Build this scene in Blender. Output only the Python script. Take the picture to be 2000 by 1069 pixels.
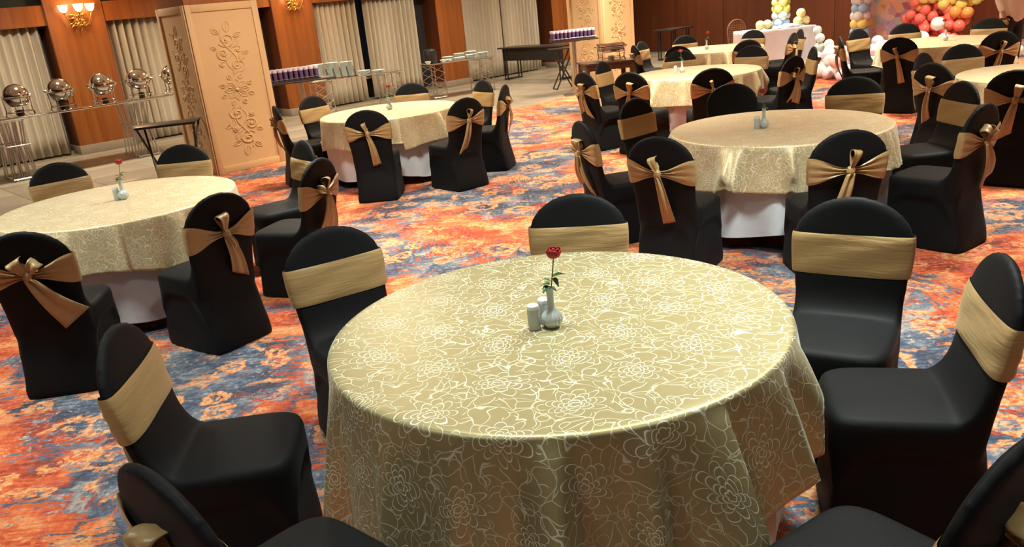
import bpy, bmesh, math, random
import numpy as np
from mathutils import Vector, Matrix, noise
for o in list(bpy.data.objects):
    bpy.data.objects.remove(o)
SC = bpy.context.scene
COL = SC.collection
PI = math.pi
R = math.radians

# ------------------------------------------------------------------ camera
cd = bpy.data.cameras.new('camera')
cam = bpy.data.objects.new('camera', cd)
COL.objects.link(cam)
Fv = Vector((0.0, 0.94819673, -0.31768373))
Rv = Vector((0.99491683, -0.03199077, -0.09548347))
Uv = Vector((0.10070007, 0.31606889, 0.94337689))
cam.matrix_world = Matrix(((Rv.x, Uv.x, -Fv.x, 0), (Rv.y, Uv.y, -Fv.y, 0), (Rv.z, Uv.z, -Fv.z, 1.7953), (0, 0, 0, 1)))
cd.sensor_width = 36
cd.lens = 36 * 1585.3 / 2000
cd.clip_end = 100
SC.camera = cam

# ------------------------------------------------------------------ colour management, world
SC.view_settings.view_transform = 'Standard'
SC.view_settings.look = 'None'
SC.view_settings.gamma = 1
SC.view_settings.use_curve_mapping = False
SC.view_settings.exposure = 0.0
W = bpy.data.worlds.new('world')
SC.world = W
W.use_nodes = True
W.node_tree.nodes['Background'].inputs[0].default_value = (1.0, 0.86, 0.7, 1)
W.node_tree.nodes['Background'].inputs[1].default_value = 0.03

# room frame: a runs along the curtain wall, b runs from it into the room (camera at a=0,b=0)
UA = Vector((0.7431, 0.6691, 0))
VB = Vector((0.6691, -0.7431, 0))
ROOMROT = math.atan2(UA.y, UA.x)


def AB(a, b, z=0.0):
    p = UA * a + VB * b
    return Vector((p.x, p.y, z))


# ------------------------------------------------------------------ lamps in the ceiling, and fill lamps added for the columns
def ceiling_or_fill_lamp(x, y, z, size, power, color, spread=108):
    l = bpy.data.lights.new('ceiling_or_fill_lamp', 'AREA')
    l.shape = 'DISK'
    l.size = size
    l.spread = R(spread)
    l.energy = power
    l.color = color
    o = bpy.data.objects.new('ceiling_or_fill_lamp', l)
    o.location = (x, y, z)
    COL.objects.link(o)
    return o


WARM = (1.0, 0.87, 0.65)
NEUT = (0.92, 1.0, 0.90)
ZC = 3.3
for a in (-4.5, -0.5, 3.5, 7.5, 11.5, 15.5, 18.8):
    for b in (-13.0, -9.2, -5.4, -1.6, 2.6):
        p = AB(a, b)
        near = math.hypot(p.x - 0.2, p.y - 1.6)
        if (b < -8 and b > -12 and a < 5) or (b < -12 and a < 0) or (b > -8 and a < 1) or (b > 2 and a < 8):
            continue
        t = max(0.0, min(1.0, (near - 3.0) / 5.0))
        c = tuple(NEUT[i] * (1 - t) + WARM[i] * t for i in range(3))
        pw = 78 + 52 * t
        sp_ = 104
        if b < -12:
            pw *= 1.0
            sp_ = 150
        if a > 18:
            pw *= 0.5
        ceiling_or_fill_lamp(p.x, p.y, ZC - 0.04, 0.55, pw, c, sp_)


for (a, b, pw) in ((1.7, -2.0, 32), (0.3, -4.8, 46), (-1.2, -1.8, 34), (1.6, 0.6, 12), (-0.2, -7.6, 76)):
    p = AB(a, b)
    ceiling_or_fill_lamp(p.x, p.y, ZC - 0.04, 0.55, pw, NEUT, 108)
for (a, b, pw) in ((5.2, -8.1, 140), (13.0, -8.6, 80)):  # extra fill lamps added to brighten the column fronts
    p = AB(a, b)
    ceiling_or_fill_lamp(p.x, p.y, ZC - 0.04, 0.55, pw, WARM, 160)

# ------------------------------------------------------------------ node helpers
def rgb(r, g, b):
    f = lambda c: (c / 255 / 12.92) if c / 255 <= 0.04045 else ((c / 255 + 0.055) / 1.055) ** 2.4
    return (f(r), f(g), f(b), 1)


class NT:
    def __init__(s, name):
        s.m = bpy.data.materials.new(name)
        s.m.use_nodes = True
        s.t = s.m.node_tree
        s.bsdf = s.t.nodes['Principled BSDF']

    def n(s, ty, **kw):
        nd = s.t.nodes.new(ty)
        for k, v in kw.items():
            if k.startswith('i_'):
                key = k[2:]
                key = int(key) if key.isdigit() else key.replace('_', ' ')
                s.set(nd.inputs[key], v)
            else:
                setattr(nd, k, v)
        return nd

    def set(s, inp, v):
        if isinstance(v, bpy.types.NodeSocket):
            s.t.links.new(v, inp)
        else:
            inp.default_value = v

    def math(s, op, a, b=0.0, c=0.0, clamp=False):
        nd = s.t.nodes.new('ShaderNodeMath')
        nd.operation = op
        nd.use_clamp = clamp
        for i, v in enumerate((a, b, c)):
            s.set(nd.inputs[i], v)
        return nd.outputs[0]

    def vm(s, op, a, b=(0, 0, 0)):
        nd = s.t.nodes.new('ShaderNodeVectorMath')
        nd.operation = op
        s.set(nd.inputs[0], a)
        if op == 'SCALE':
            s.set(nd.inputs['Scale'], b)
        else:
            s.set(nd.inputs[1], b)
        return nd.outputs['Value'] if op in ('LENGTH', 'DOT_PRODUCT', 'DISTANCE') else nd.outputs[0]

    def mix(s, f, a, b, bt='MIX'):
        nd = s.t.nodes.new('ShaderNodeMix')
        nd.data_type = 'RGBA'
        nd.blend_type = bt
        s.set(nd.inputs[0], f)
        s.set(nd.inputs[6], a)
        s.set(nd.inputs[7], b)
        return nd.outputs[2]

    def ramp(s, f, stops, interp='LINEAR'):
        nd = s.t.nodes.new('ShaderNodeValToRGB')
        cr = nd.color_ramp
        cr.interpolation = interp
        while len(cr.elements) < len(stops):
            cr.elements.new(0.5)
        for e, (p, c) in zip(cr.elements, stops):
            e.position = p
            e.color = c
        s.set(nd.inputs[0], f)
        return nd.outputs[0]

    def ss(s, v, lo, hi, a=0.0, b=1.0):
        nd = s.t.nodes.new('ShaderNodeMapRange')
        nd.interpolation_type = 'SMOOTHSTEP'
        s.set(nd.inputs['Value'], v)
        s.set(nd.inputs['From Min'], lo)
        s.set(nd.inputs['From Max'], hi)
        s.set(nd.inputs['To Min'], a)
        s.set(nd.inputs['To Max'], b)
        return nd.outputs[0]

    def noise(s, vec, scale, detail=3, rough=0.5, dist=0.0, out=0):
        nd = s.n('ShaderNodeTexNoise')
        s.set(nd.inputs['Vector'], vec)
        nd.inputs['Scale'].default_value = scale
        nd.inputs['Detail'].default_value = detail
        nd.inputs['Roughness'].default_value = rough
        nd.inputs['Distortion'].default_value = dist
        return nd.outputs[out]

    def mapping(s, vec, scale=(1, 1, 1), rot=(0, 0, 0), loc=(0, 0, 0)):
        nd = s.n('ShaderNodeMapping')
        s.set(nd.inputs[0], vec)
        nd.inputs['Location'].default_value = loc
        nd.inputs['Rotation'].default_value = rot
        nd.inputs['Scale'].default_value = scale
        return nd.outputs[0]

    def bump(s, h, strength=0.3, dist=0.01):
        nd = s.n('ShaderNodeBump')
        nd.inputs['Strength'].default_value = strength
        nd.inputs['Distance'].default_value = dist
        s.set(nd.inputs['Height'], h)
        s.t.links.new(nd.outputs[0], s.bsdf.inputs['Normal'])

    def p(s, **kw):
        for k, v in kw.items():
            s.set(s.bsdf.inputs[k.replace('_', ' ')], v)
        return s.m


def plain(name, col, rough=0.5, metal=0.0, spec=0.5, var=0.08, vscale=8.0, **kw):
    t = NT(name)
    co = t.n('ShaderNodeTexCoord').outputs['Object']
    nz = t.noise(co, vscale, 3)
    dark = tuple(c * (1 - var) for c in col[:3]) + (1,)
    lite = tuple(min(1, c * (1 + var)) for c in col[:3]) + (1,)
    c = t.mix(nz, dark, lite)
    t.p(Base_Color=c, Roughness=rough, Metallic=metal)
    t.bsdf.inputs['Specular IOR Level'].default_value = spec
    for k, v in kw.items():
        t.set(t.bsdf.inputs[k.replace('_', ' ')], v)
    return t.m


def wood(name, c1, c2, scale=1.0, rough=0.35, axis='Z', gloss=0.5):
    t = NT(name)
    co = t.n('ShaderNodeTexCoord').outputs['Object']
    sc = {'Z': (9, 9, 0.5), 'X': (0.5, 9, 9), 'Y': (9, 0.5, 9)}[axis]
    mp = t.mapping(co, tuple(v * scale for v in sc))
    n1 = t.noise(mp, 1.2, 6, 0.6, 0.6)
    n2 = t.noise(t.mapping(co, tuple(v * 8 * scale for v in sc)), 1.5, 3)
    f = t.math('ADD', t.math('MULTIPLY', n1, 0.8), t.math('MULTIPLY', n2, 0.25))
    c = t.ramp(f, [(0.3, c1), (0.75, c2)])
    t.p(Base_Color=c, Roughness=rough)
    t.bsdf.inputs['Specular IOR Level'].default_value = gloss
    t.bump(n2, 0.05, 0.002)
    return t.m


M = {}
# --- black stretch fabric
t = NT('black_spandex')
co = t.n('ShaderNodeTexCoord').outputs['Object']
nz = t.noise(co, 3.0, 3)
weave = t.noise(co, 900, 1)
c = t.mix(nz, (0.0048, 0.0054, 0.0064, 1), (0.0070, 0.0079, 0.0092, 1))
t.p(Base_Color=c, Roughness=0.62)
t.bsdf.inputs['Specular IOR Level'].default_value = 0.13
t.bsdf.inputs['Sheen Weight'].default_value = 0.03
t.bsdf.inputs['Sheen Roughness'].default_value = 0.4
t.bsdf.inputs['Sheen Tint'].default_value = (0.6, 0.65, 0.7, 1)
t.bump(weave, 0.15, 0.001)
M['black'] = t.m


# --- gold satin (sash)
def satin(name, c1, c2):
    t = NT(name)
    co = t.n('ShaderNodeTexCoord').outputs['Object']
    nz = t.noise(t.mapping(co, (3, 3, 14)), 1.5, 4, 0.5, 0.6)
    c = t.mix(nz, c1, c2)
    t.p(Base_Color=c, Roughness=0.42)
    t.bsdf.inputs['Specular IOR Level'].default_value = 0.55
    t.bsdf.inputs['Sheen Weight'].default_value = 0.25
    t.bsdf.inputs['Sheen Tint'].default_value = (1, 0.8, 0.5, 1)
    t.bump(t.noise(t.mapping(co, (3, 3, 26)), 2.0, 4, 0.5, 0.8), 0.25, 0.012)
    return t.m


M['sash'] = satin('gold_satin', (0.30, 0.195, 0.080, 1), (0.40, 0.265, 0.115, 1))


# --- gold jacquard cloth with white lotus line work; UV = flat cloth coordinates in metres
def jacquard(name, base1, base2, line, line_amt, metal=0.4):
    t = NT(name)
    uv = t.n('ShaderNodeUVMap')
    uv.uv_map = 'cloth'
    P0 = uv.outputs[0]
    wn = t.noise(P0, 5.0, 2, 0.5, 0.0, out=1)
    warp = t.vm('SCALE', t.vm('SUBTRACT', wn, (0.5, 0.5, 0.5)), 0.13)
    P = t.vm('ADD', P0, warp)

    def lotus(off, cell):
        Q = t.vm('ADD', P, (off[0], off[1], 0))
        nd = t.n('ShaderNodeVectorMath', operation='MODULO')
        # shift to positive
        Q2 = t.vm('ADD', Q, (cell[0] * 40, cell[1] * 40, 0))
        nd.operation = 'MODULO'
        t.set(nd.inputs[0], Q2)
        t.set(nd.inputs[1], (cell[0], cell[1], 1))
        L = t.vm('SUBTRACT', nd.outputs[0], (cell[0] / 2, cell[1] / 2, 0))
        sx = t.n('ShaderNodeSeparateXYZ')
        t.set(sx.inputs[0], L)
        x, y = sx.outputs[0], sx.outputs[1]
        r = t.math('SQRT', t.math('ADD', t.math('MULTIPLY', x, x), t.math('MULTIPLY', y, y)))
        th = t.math('ARCTAN2', y, x)
        lines = None
        for k, (rad, n, amp, ph) in enumerate(((0.011, 5, 0.4, 0), (0.021, 5, 0.45, 0.5), (0.033, 7, 0.5, 0.2), (0.048, 7, 0.5, 0.9), (0.066, 9, 0.6, 1.2))):
            s = t.math('ABSOLUTE', t.math('SINE', t.math('ADD', t.math('MULTIPLY', th, n / 2), ph)))
            Rk = t.math('MULTIPLY', t.math('ADD', t.math('MULTIPLY', t.math('SQRT', s), amp), 1 - amp), rad * 1.25)
            d = t.math('ABSOLUTE', t.math('SUBTRACT', r, Rk))
            ln = t.ss(d, 0.0008, 0.0022, 1.0, 0.0)
            lines = ln if lines is None else t.math('MAXIMUM', lines, ln)
        inside = t.ss(r, 0.085, 0.095, 1.0, 0.0)
        return t.math('MULTIPLY', lines, inside), inside

    l1, i1 = lotus((0, 0), (0.40, 0.30))
    l2, i2 = lotus((0.20, 0.15), (0.40, 0.30))
    lot = t.math('MAXIMUM', l1, l2)
    inn = t.math('MAXIMUM', i1, i2)

    def cells(scale, w, rnd, warpamt):
        wn2 = t.noise(P0, 9.0, 1, 0.5, 0.0, out=1)
        PP = t.vm('ADD', P0, t.vm('SCALE', t.vm('SUBTRACT', wn2, (0.5, 0.5, 0.5)), warpamt))
        v = t.n('ShaderNodeTexVoronoi', feature='DISTANCE_TO_EDGE', voronoi_dimensions='2D')
        t.set(v.inputs['Vector'], PP)
        v.inputs['Scale'].default_value = scale
        v.inputs['Randomness'].default_value = rnd
        return t.ss(v.outputs['Distance'], w * 0.45, w, 1.0, 0.0)

    c1 = cells(17.0, 0.034, 1.0, 0.15)
    c2 = cells(9.0, 0.017, 0.9, 0.22)
    # scrolls: thin rings inside voronoi cells
    v = t.n('ShaderNodeTexVoronoi', feature='F1', voronoi_dimensions='2D')
    t.set(v.inputs['Vector'], t.vm('ADD', P0, t.vm('SCALE', t.vm('SUBTRACT', wn, (0.5, 0.5, 0.5)), 0.07)))
    v.inputs['Scale'].default_value = 12.0
    ring = t.ss(t.math('ABSOLUTE', t.math('SUBTRACT', v.outputs['Distance'], 0.22)), 0.008, 0.022, 1.0, 0.0)
    gate = t.ss(t.noise(P0, 14, 1), 0.46, 0.5)
    ring = t.math('MULTIPLY', ring, gate)
    bg = t.math('MAXIMUM', t.math('MAXIMUM', c1, c2), ring)
    bg = t.math('MULTIPLY', bg, t.math('SUBTRACT', 1.0, inn))
    ln = t.math('MAXIMUM', lot, bg, clamp=True)
    strength = t.math('ADD', t.math('MULTIPLY', inn, 0.30), line_amt)
    ln = t.math('MULTIPLY', ln, strength, clamp=True)
    weave = t.noise(t.mapping(P0, (1, 0.25, 1)), 420, 2)
    base = t.mix(t.noise(P0, 2.5, 3), base1, base2)
    base = t.mix(t.math('MULTIPLY', weave, 0.35), base, tuple(c * 0.72 for c in base1[:3]) + (1,))
    col = t.mix(ln, base, line)
    rg = t.math('ADD', t.math('MULTIPLY', ln, 0.25), 0.42 if metal > 0.43 else 0.52)
    t.p(Base_Color=col, Roughness=rg, Metallic=t.math('MULTIPLY', t.math('SUBTRACT', 1.0, ln), metal))
    t.bsdf.inputs['Specular IOR Level'].default_value = 0.6
    t.bsdf.inputs['Sheen Weight'].default_value = 0.45
    t.bsdf.inputs['Sheen Roughness'].default_value = 0.35
    t.bsdf.inputs['Sheen Tint'].default_value = (0.85, 1.0, 0.9, 1)
    t.bump(t.math('ADD', ln, t.math('MULTIPLY', weave, 0.15)), 0.25, 0.0025)
    return t.m


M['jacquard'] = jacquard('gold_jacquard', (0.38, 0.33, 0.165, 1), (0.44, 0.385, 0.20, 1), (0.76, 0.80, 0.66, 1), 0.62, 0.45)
M['jacquard_far'] = jacquard('gold_jacquard_brighter_lit', (0.60, 0.49, 0.28, 1), (0.68, 0.56, 0.34, 1), (0.84, 0.80, 0.66, 1), 0.62, 0.42)  # same gold cloth, base lightened to carry the brighter light on far tables

# --- white cotton
t = NT('white_cotton')
co = t.n('ShaderNodeTexCoord').outputs['Object']
nz = t.noise(co, 6, 4)
t.p(Base_Color=t.mix(nz, (0.60, 0.66, 0.74, 1), (0.74, 0.80, 0.88, 1)), Roughness=0.8)
t.bump(t.noise(co, 14, 4, 0.6, 1.0), 0.25, 0.01)
M['cotton'] = t.m

# --- carpet
t = NT('patterned_carpet')
co = t.n('ShaderNodeNewGeometry').outputs['Position']
w1 = t.noise(co, 1.3, 3, 0.55, 0, out=1)
w2 = t.noise(co, 8.0, 3, 0.6, 0, out=1)
half = (0.5, 0.5, 0.5)
P = t.vm('ADD', co, t.vm('SCALE', t.vm('SUBTRACT', w1, half), 0.7))
P = t.vm('ADD', P, t.vm('SCALE', t.vm('SUBTRACT', w2, half), 0.20))
cs = t.vm('ADD', co, t.vm('SCALE', t.vm('SUBTRACT', w2, half), 0.05))
stA = t.noise(t.mapping(cs, (3.0, 36, 1)), 1.0, 5, 0.7)      # streaks across the room
stB = t.noise(t.mapping(cs, (44, 6, 1), (0, 0, 0.2)), 1.0, 4, 0.65)      # short hatching the other way
stsel = t.ss(t.noise(co, 1.1, 2), 0.50, 0.60)
st = t.mix(stsel, stA, stB)
stc = t.math('SUBTRACT', st, 0.5)
tuft = t.noise(co, 300, 2)
fine = t.noise(cs, 34, 4, 0.7)
finec = t.math('SUBTRACT', fine, 0.5)
big = t.noise(P, 0.85, 6, 0.60)
big = t.math('ADD', big, t.math('MULTIPLY', stc, 0.42))
big = t.math('ADD', big, t.math('MULTIPLY', finec, 0.16))
blue = t.ss(big, 0.488, 0.510)
wf = t.math('ADD', t.noise(P, 2.4, 4, 0.6), t.math('MULTIPLY', stc, 0.62))
wf = t.math('ADD', wf, t.math('MULTIPLY', finec, 0.42))
warm = t.ramp(wf, [(0.32, (0.20, 0.035, 0.022, 1)), (0.42, (0.46, 0.066, 0.024, 1)), (0.52, (0.60, 0.125, 0.038, 1)), (0.62, (0.66, 0.26, 0.095, 1)), (0.74, (0.72, 0.46, 0.26, 1))])
cf = t.math('ADD', t.noise(P, 3.2, 4, 0.6), t.math('MULTIPLY', stc, 0.6))
cf = t.math('ADD', cf, t.math('MULTIPLY', finec, 0.5))
cool = t.ramp(cf, [(0.32, (0.024, 0.030, 0.052, 1)), (0.47, (0.058, 0.076, 0.120, 1)), (0.58, (0.125, 0.155, 0.20, 1)), (0.70, (0.36, 0.31, 0.28, 1))])
col = t.mix(blue, warm, cool)
# flower heads woven into the blue ground and partly into the orange
def flower(scale, off, r_, wd, mlo, mhi, amt):
    global col
    vo = t.n('ShaderNodeTexVoronoi', feature='F1', voronoi_dimensions='2D')
    t.set(vo.inputs['Vector'], t.vm('ADD', t.vm('ADD', co, off), t.vm('SCALE', t.vm('SUBTRACT', w2, half), 0.15)))
    vo.inputs['Scale'].default_value = scale
    dd = vo.outputs['Distance']
    pet = t.math('ADD', dd, t.math('MULTIPLY', t.math('SUBTRACT', t.noise(co, 30, 3, 0.65), 0.5), 0.34))
    r1 = t.ss(t.math('ABSOLUTE', t.math('SUBTRACT', pet, r_)), wd * 0.5, wd, 1, 0)
    r0 = t.ss(pet, 0.05, 0.10, 1, 0)
    fl = t.math('MAXIMUM', r1, r0)
    fl = t.math('MULTIPLY', fl, t.ss(t.noise(t.vm('ADD', co, off), 1.6, 2), mlo, mhi))
    fc = t.mix(t.ss(fine, 0.40, 0.56), (0.60, 0.15, 0.042, 1), (0.72, 0.38, 0.16, 1))
    col = t.mix(t.math('MULTIPLY', fl, amt), col, fc)
flower(4.2, (0, 0, 0), 0.24, 0.11, 0.47, 0.53, 0.85)
flower(2.7, (3.3, 1.7, 0), 0.30, 0.09, 0.50, 0.56, 0.75)
# dark blue flecks in the warm field, pale flecks everywhere
fk = t.math('MULTIPLY', t.ss(t.noise(P, 9.0, 4, 0.75), 0.54, 0.60), t.ss(st, 0.47, 0.60))
col = t.mix(t.math('MULTIPLY', fk, 0.8), col, (0.10, 0.115, 0.165, 1))
fk2 = t.math('MULTIPLY', t.ss(fine, 0.56, 0.66), t.ss(t.noise(co, 2.6, 3), 0.40, 0.58))
col = t.mix(t.math('MULTIPLY', fk2, 0.55), col, (0.76, 0.50, 0.30, 1))
col = t.mix(t.math('MULTIPLY', t.ss(tuft, 0.35, 0.7), 0.30), col, t.mix(0.55, col, (0.02, 0.02, 0.03, 1)))
t.p(Base_Color=col, Roughness=0.95)
t.bsdf.inputs['Specular IOR Level'].default_value = 0.15
t.bsdf.inputs['Sheen Weight'].default_value = 0.1
t.bump(t.math('ADD', tuft, t.math('MULTIPLY', st, 0.6)), 0.5, 0.006)
M['carpet'] = t.m

M['tile'] = None
t = NT('floor_tile')
co = t.n('ShaderNodeTexCoord').outputs['Object']
oi = t.n('ShaderNodeObjectInfo').outputs['Random']
n1 = t.noise(t.mapping(co, (1, 5, 1)), 2.0, 5, 0.6, 0.5)
f = t.math('ADD', t.math('MULTIPLY', n1, 0.8), t.math('MULTIPLY', oi, 0.2))
t.p(Base_Color=t.ramp(f, [(0.25, (0.25, 0.21, 0.16, 1)), (0.8, (0.36, 0.31, 0.245, 1))]), Roughness=0.32)
M['tile'] = t.m

M['panel_wood'] = wood('orange_veneer', (0.20, 0.052, 0.010, 1), (0.36, 0.115, 0.022, 1), 0.8, 0.38)
M['jamb_wood'] = wood('dark_veneer', (0.09, 0.024, 0.009, 1), (0.15, 0.042, 0.014, 1), 0.8, 0.4)
M['back_wood'] = wood('red_brown_veneer', (0.085, 0.022, 0.008, 1), (0.15, 0.042, 0.014, 1), 0.7, 0.4)
M['table_wood'] = wood('brown_table_wood', (0.05, 0.025, 0.014, 1), (0.12, 0.06, 0.035, 1), 1.5, 0.4)
M['cream'] = plain('cream_panel', (0.60, 0.40, 0.21, 1), 0.6, var=0.03, vscale=2)
M['green_dark'] = plain('dark_green_recess', (0.012, 0.03, 0.032, 1), 0.5)
M['niche'] = plain('dark_niche', (0.02, 0.018, 0.02, 1), 0.7)
M['glass_night'] = plain('night_window', (0.03, 0.05, 0.09, 1), 0.08, spec=0.8)
M['plaster'] = plain('ceiling_plaster', (0.62, 0.52, 0.40, 1), 0.9, var=0.02)
M['side_wall'] = wood('side_wall_veneer', (0.10, 0.035, 0.012, 1), (0.19, 0.07, 0.022, 1), 0.6, 0.45)
M['stone'] = plain('skirting_stone', (0.27, 0.22, 0.165, 1), 0.4, var=0.1)
M['curtain'] = plain('greige_curtain', (0.53, 0.48, 0.39, 1), 0.7, var=0.05, vscale=5)
M['chrome'] = plain('polished_chrome', (0.72, 0.76, 0.80, 1), 0.07, 1.0, var=0.02)
M['steel'] = plain('brushed_steel', (0.55, 0.52, 0.47, 1), 0.3, 1.0, var=0.06)
M['chrome_tube'] = plain('satin_chrome', (0.62, 0.64, 0.66, 1), 0.22, 1.0, var=0.03)
M['mirror'] = plain('mirror_glass_top', (0.75, 0.76, 0.74, 1), 0.05, 1.0, var=0.03)
M['brass'] = plain('gilded_brass', (0.80, 0.52, 0.18, 1), 0.22, 1.0, var=0.1)
M['blackmetal'] = plain('black_metal', (0.012, 0.012, 0.012, 1), 0.4)
M['darktop'] = plain('dark_laminate', (0.03, 0.022, 0.018, 1), 0.35)
M['china'] = plain('white_china', (0.72, 0.75, 0.74, 1), 0.18, var=0.03)
M['vase'] = plain('grey_white_ceramic', (0.46, 0.52, 0.53, 1), 0.2, var=0.03)
M['shaker'] = plain('white_porcelain', (0.46, 0.49, 0.50, 1), 0.22, var=0.03)
M['chrome_cap'] = M['china']
M['rose'] = plain('red_petal', (0.34, 0.008, 0.014, 1), 0.55, var=0.5, vscale=60)
M['leaf'] = plain('rose_leaf', (0.035, 0.11, 0.022, 1), 0.45, var=0.3, vscale=60)
M['stem'] = plain('rose_stem', (0.10, 0.16, 0.05, 1), 0.5, var=0.2)
M['cup'] = plain('lilac_glass_cup', (0.12, 0.07, 0.16, 1), 0.12, var=0.2)
M['cuprim'] = plain('pale_cup_rim', (0.60, 0.54, 0.66, 1), 0.2)
M['plate'] = plain('white_plate', (0.82, 0.88, 0.85, 1), 0.15, var=0.03)
M['shirt'] = plain('white_shirt', (0.78, 0.70, 0.62, 1), 0.8, var=0.06)
M['skin'] = plain('skin', (0.42, 0.22, 0.13, 1), 0.5)
M['hair'] = plain('black_hair', (0.01, 0.008, 0.007, 1), 0.5)
M['trousers'] = plain('black_trousers', (0.010, 0.010, 0.012, 1), 0.8)
M['cane'] = plain('brown_cane', (0.13, 0.05, 0.022, 1), 0.5)
M['bluecloth'] = plain('pale_blue_cloth', (0.42, 0.50, 0.56, 1), 0.8)
M['shade_glass'] = NT('lit_glass_shade').m
tt = M['shade_glass'].node_tree.nodes['Principled BSDF']
tt.inputs['Base Color'].default_value = (1, 0.85, 0.6, 1)
tt.inputs['Emission Color'].default_value = (1.0, 0.70, 0.34, 1)
tt.inputs['Emission Strength'].default_value = 9.0
BAL = {}
for nm, c in {'white': (0.80, 0.78, 0.76), 'mint': (0.66, 0.80, 0.78), 'lightblue': (0.36, 0.58, 0.88), 'purple': (0.48, 0.38, 0.85), 'lilac': (0.74, 0.62, 0.80), 'pink': (0.84, 0.66, 0.70),
              'yellow': (0.74, 0.80, 0.24), 'butter': (0.85, 0.80, 0.42), 'lime': (0.62, 0.72, 0.26), 'orange': (0.90, 0.42, 0.12), 'coral': (0.90, 0.21, 0.17), 'red': (0.62, 0.04, 0.03), 'gold': (0.86, 0.72, 0.22)}.items():
    BAL[nm] = plain(nm + '_latex', c + (1,), 0.3, var=0.03, spec=0.5)
    BAL[nm].node_tree.nodes['Principled BSDF'].inputs['Subsurface Weight'].default_value = 0.0


# ------------------------------------------------------------------ object helpers
def link(o, parent=None):
    COL.objects.link(o)
    if parent is not None:
        o.parent = parent
    return o


def tag(o, label=None, cat=None, group=None, kind=None):
    if label:
        o['label'] = label
    if cat:
        o['category'] = cat
    if group:
        o['group'] = group
    if kind:
        o['kind'] = kind
    return o


def empty(name, loc, rz=0.0):
    o = bpy.data.objects.new(name, None)
    o.location = loc
    o.rotation_euler = (0, 0, rz)
    o.empty_display_size = 0.1
    return link(o)


def mesh_from(name, bm, mat, smooth=True, angle=None):
    me = bpy.data.meshes.new(name)
    bm.normal_update()
    bm.to_mesh(me)
    bm.free()
    for m_ in (mat if isinstance(mat, (list, tuple)) else [mat]):
        me.materials.append(m_)
    if smooth:
        me.polygons.foreach_set('use_smooth', [True] * len(me.polygons))
        if angle:
            me.set_sharp_from_angle(angle=R(angle))
    return me


def obj(name, bm, mat, parent=None, smooth=True, angle=35):
    me = mesh_from(name, bm, mat, smooth, angle)
    return link(bpy.data.objects.new(name, me), parent)


ORD = ['first', 'second', 'third', 'fourth', 'fifth', 'sixth', 'seventh', 'eighth', 'ninth', 'tenth', 'eleventh', 'twelfth', 'thirteenth', 'fourteenth', 'fifteenth', 'sixteenth', 'seventeenth', 'eighteenth', 'nineteenth', 'twentieth', 'twenty-first', 'twenty-second', 'twenty-third']


def copy_tree(o, parent=None):
    c = o.copy()
    COL.objects.link(c)
    if parent is not None:
        c.parent = parent
    for ch in o.children:
        copy_tree(ch, c)
    return c


def box(bm, c, s, rot=None, bevel=0.0):
    g = bmesh.ops.create_cube(bm, size=1.0)
    vs = g['verts']
    for v in vs:
        v.co = Vector((v.co.x * s[0], v.co.y * s[1], v.co.z * s[2]))
    if bevel > 0:
        es = list({e for v in vs for e in v.link_edges})
        r = bmesh.ops.bevel(bm, geom=es, offset=bevel, segments=2, affect='EDGES', profile=0.5)
        vs = list({v for f in r['faces'] for v in f.verts} | {v for v in vs if v.is_valid})
    if rot is not None:
        bmesh.ops.rotate(bm, verts=vs, cent=(0, 0, 0), matrix=rot)
    bmesh.ops.translate(bm, verts=vs, vec=Vector(c))
    return vs


def lathe(bm, prof, segs=32, center=(0, 0, 0), ribs=0, ribamp=0.0):
    rings = []
    for r, z in prof:
        ring = []
        for i in range(segs):
            a = 2 * PI * i / segs
            rr = r * (1 + (ribamp * math.cos(ribs * a) if ribs else 0))
            ring.append(bm.verts.new((center[0] + rr * math.cos(a), center[1] + rr * math.sin(a), center[2] + z)))
        rings.append(ring)
    for j in range(len(rings) - 1):
        for i in range(segs):
            k = (i + 1) % segs
            bm.faces.new((rings[j][i], rings[j][k], rings[j + 1][k], rings[j + 1][i]))
    if prof[0][0] > 1e-6:
        bm.faces.new(list(reversed(rings[0])))
    if prof[-1][0] > 1e-6:
        bm.faces.new(rings[-1])
    bmesh.ops.remove_doubles(bm, verts=[v for r_ in rings for v in r_], dist=1e-5)
    return rings


def tube(bm, pts, rad, segs=8, cap=True):
    pts = [Vector(p) for p in pts]
    n = len(pts)
    rads = rad if isinstance(rad, (list, tuple)) else [rad] * n
    rings = []
    up = None
    for i, p in enumerate(pts):
        d = (pts[min(i + 1, n - 1)] - pts[max(i - 1, 0)])
        if d.length < 1e-9:
            d = Vector((0, 0, 1))
        d.normalize()
        if up is None:
            up = d.orthogonal().normalized()
        else:
            up = (up - d * up.dot(d))
            if up.length < 1e-6:
                up = d.orthogonal()
            up.normalize()
        s = d.cross(up)
        rings.append([bm.verts.new(p + (up * math.cos(2 * PI * k / segs) + s * math.sin(2 * PI * k / segs)) * rads[i]) for k in range(segs)])
    for j in range(n - 1):
        for k in range(segs):
            m = (k + 1) % segs
            bm.faces.new((rings[j][k], rings[j][m], rings[j + 1][m], rings[j + 1][k]))
    if cap:
        bm.faces.new(list(reversed(rings[0])))
        bm.faces.new(rings[-1])


def grid_faces(bm, rows, close=False):
    for j in range(len(rows) - 1):
        n = len(rows[j])
        for i in range(n if close else n - 1):
            k = (i + 1) % n
            bm.faces.new((rows[j][i], rows[j][k], rows[j + 1][k], rows[j + 1][i]))


def solid(ob, th, off=0):
    m = ob.modifiers.new('thick', 'SOLIDIFY')
    m.thickness = th
    m.offset = off
    return ob


# ------------------------------------------------------------------ room shell
A0, A1, B0, B1 = -7.0, 20.0, -15.8, 6.0


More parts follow.
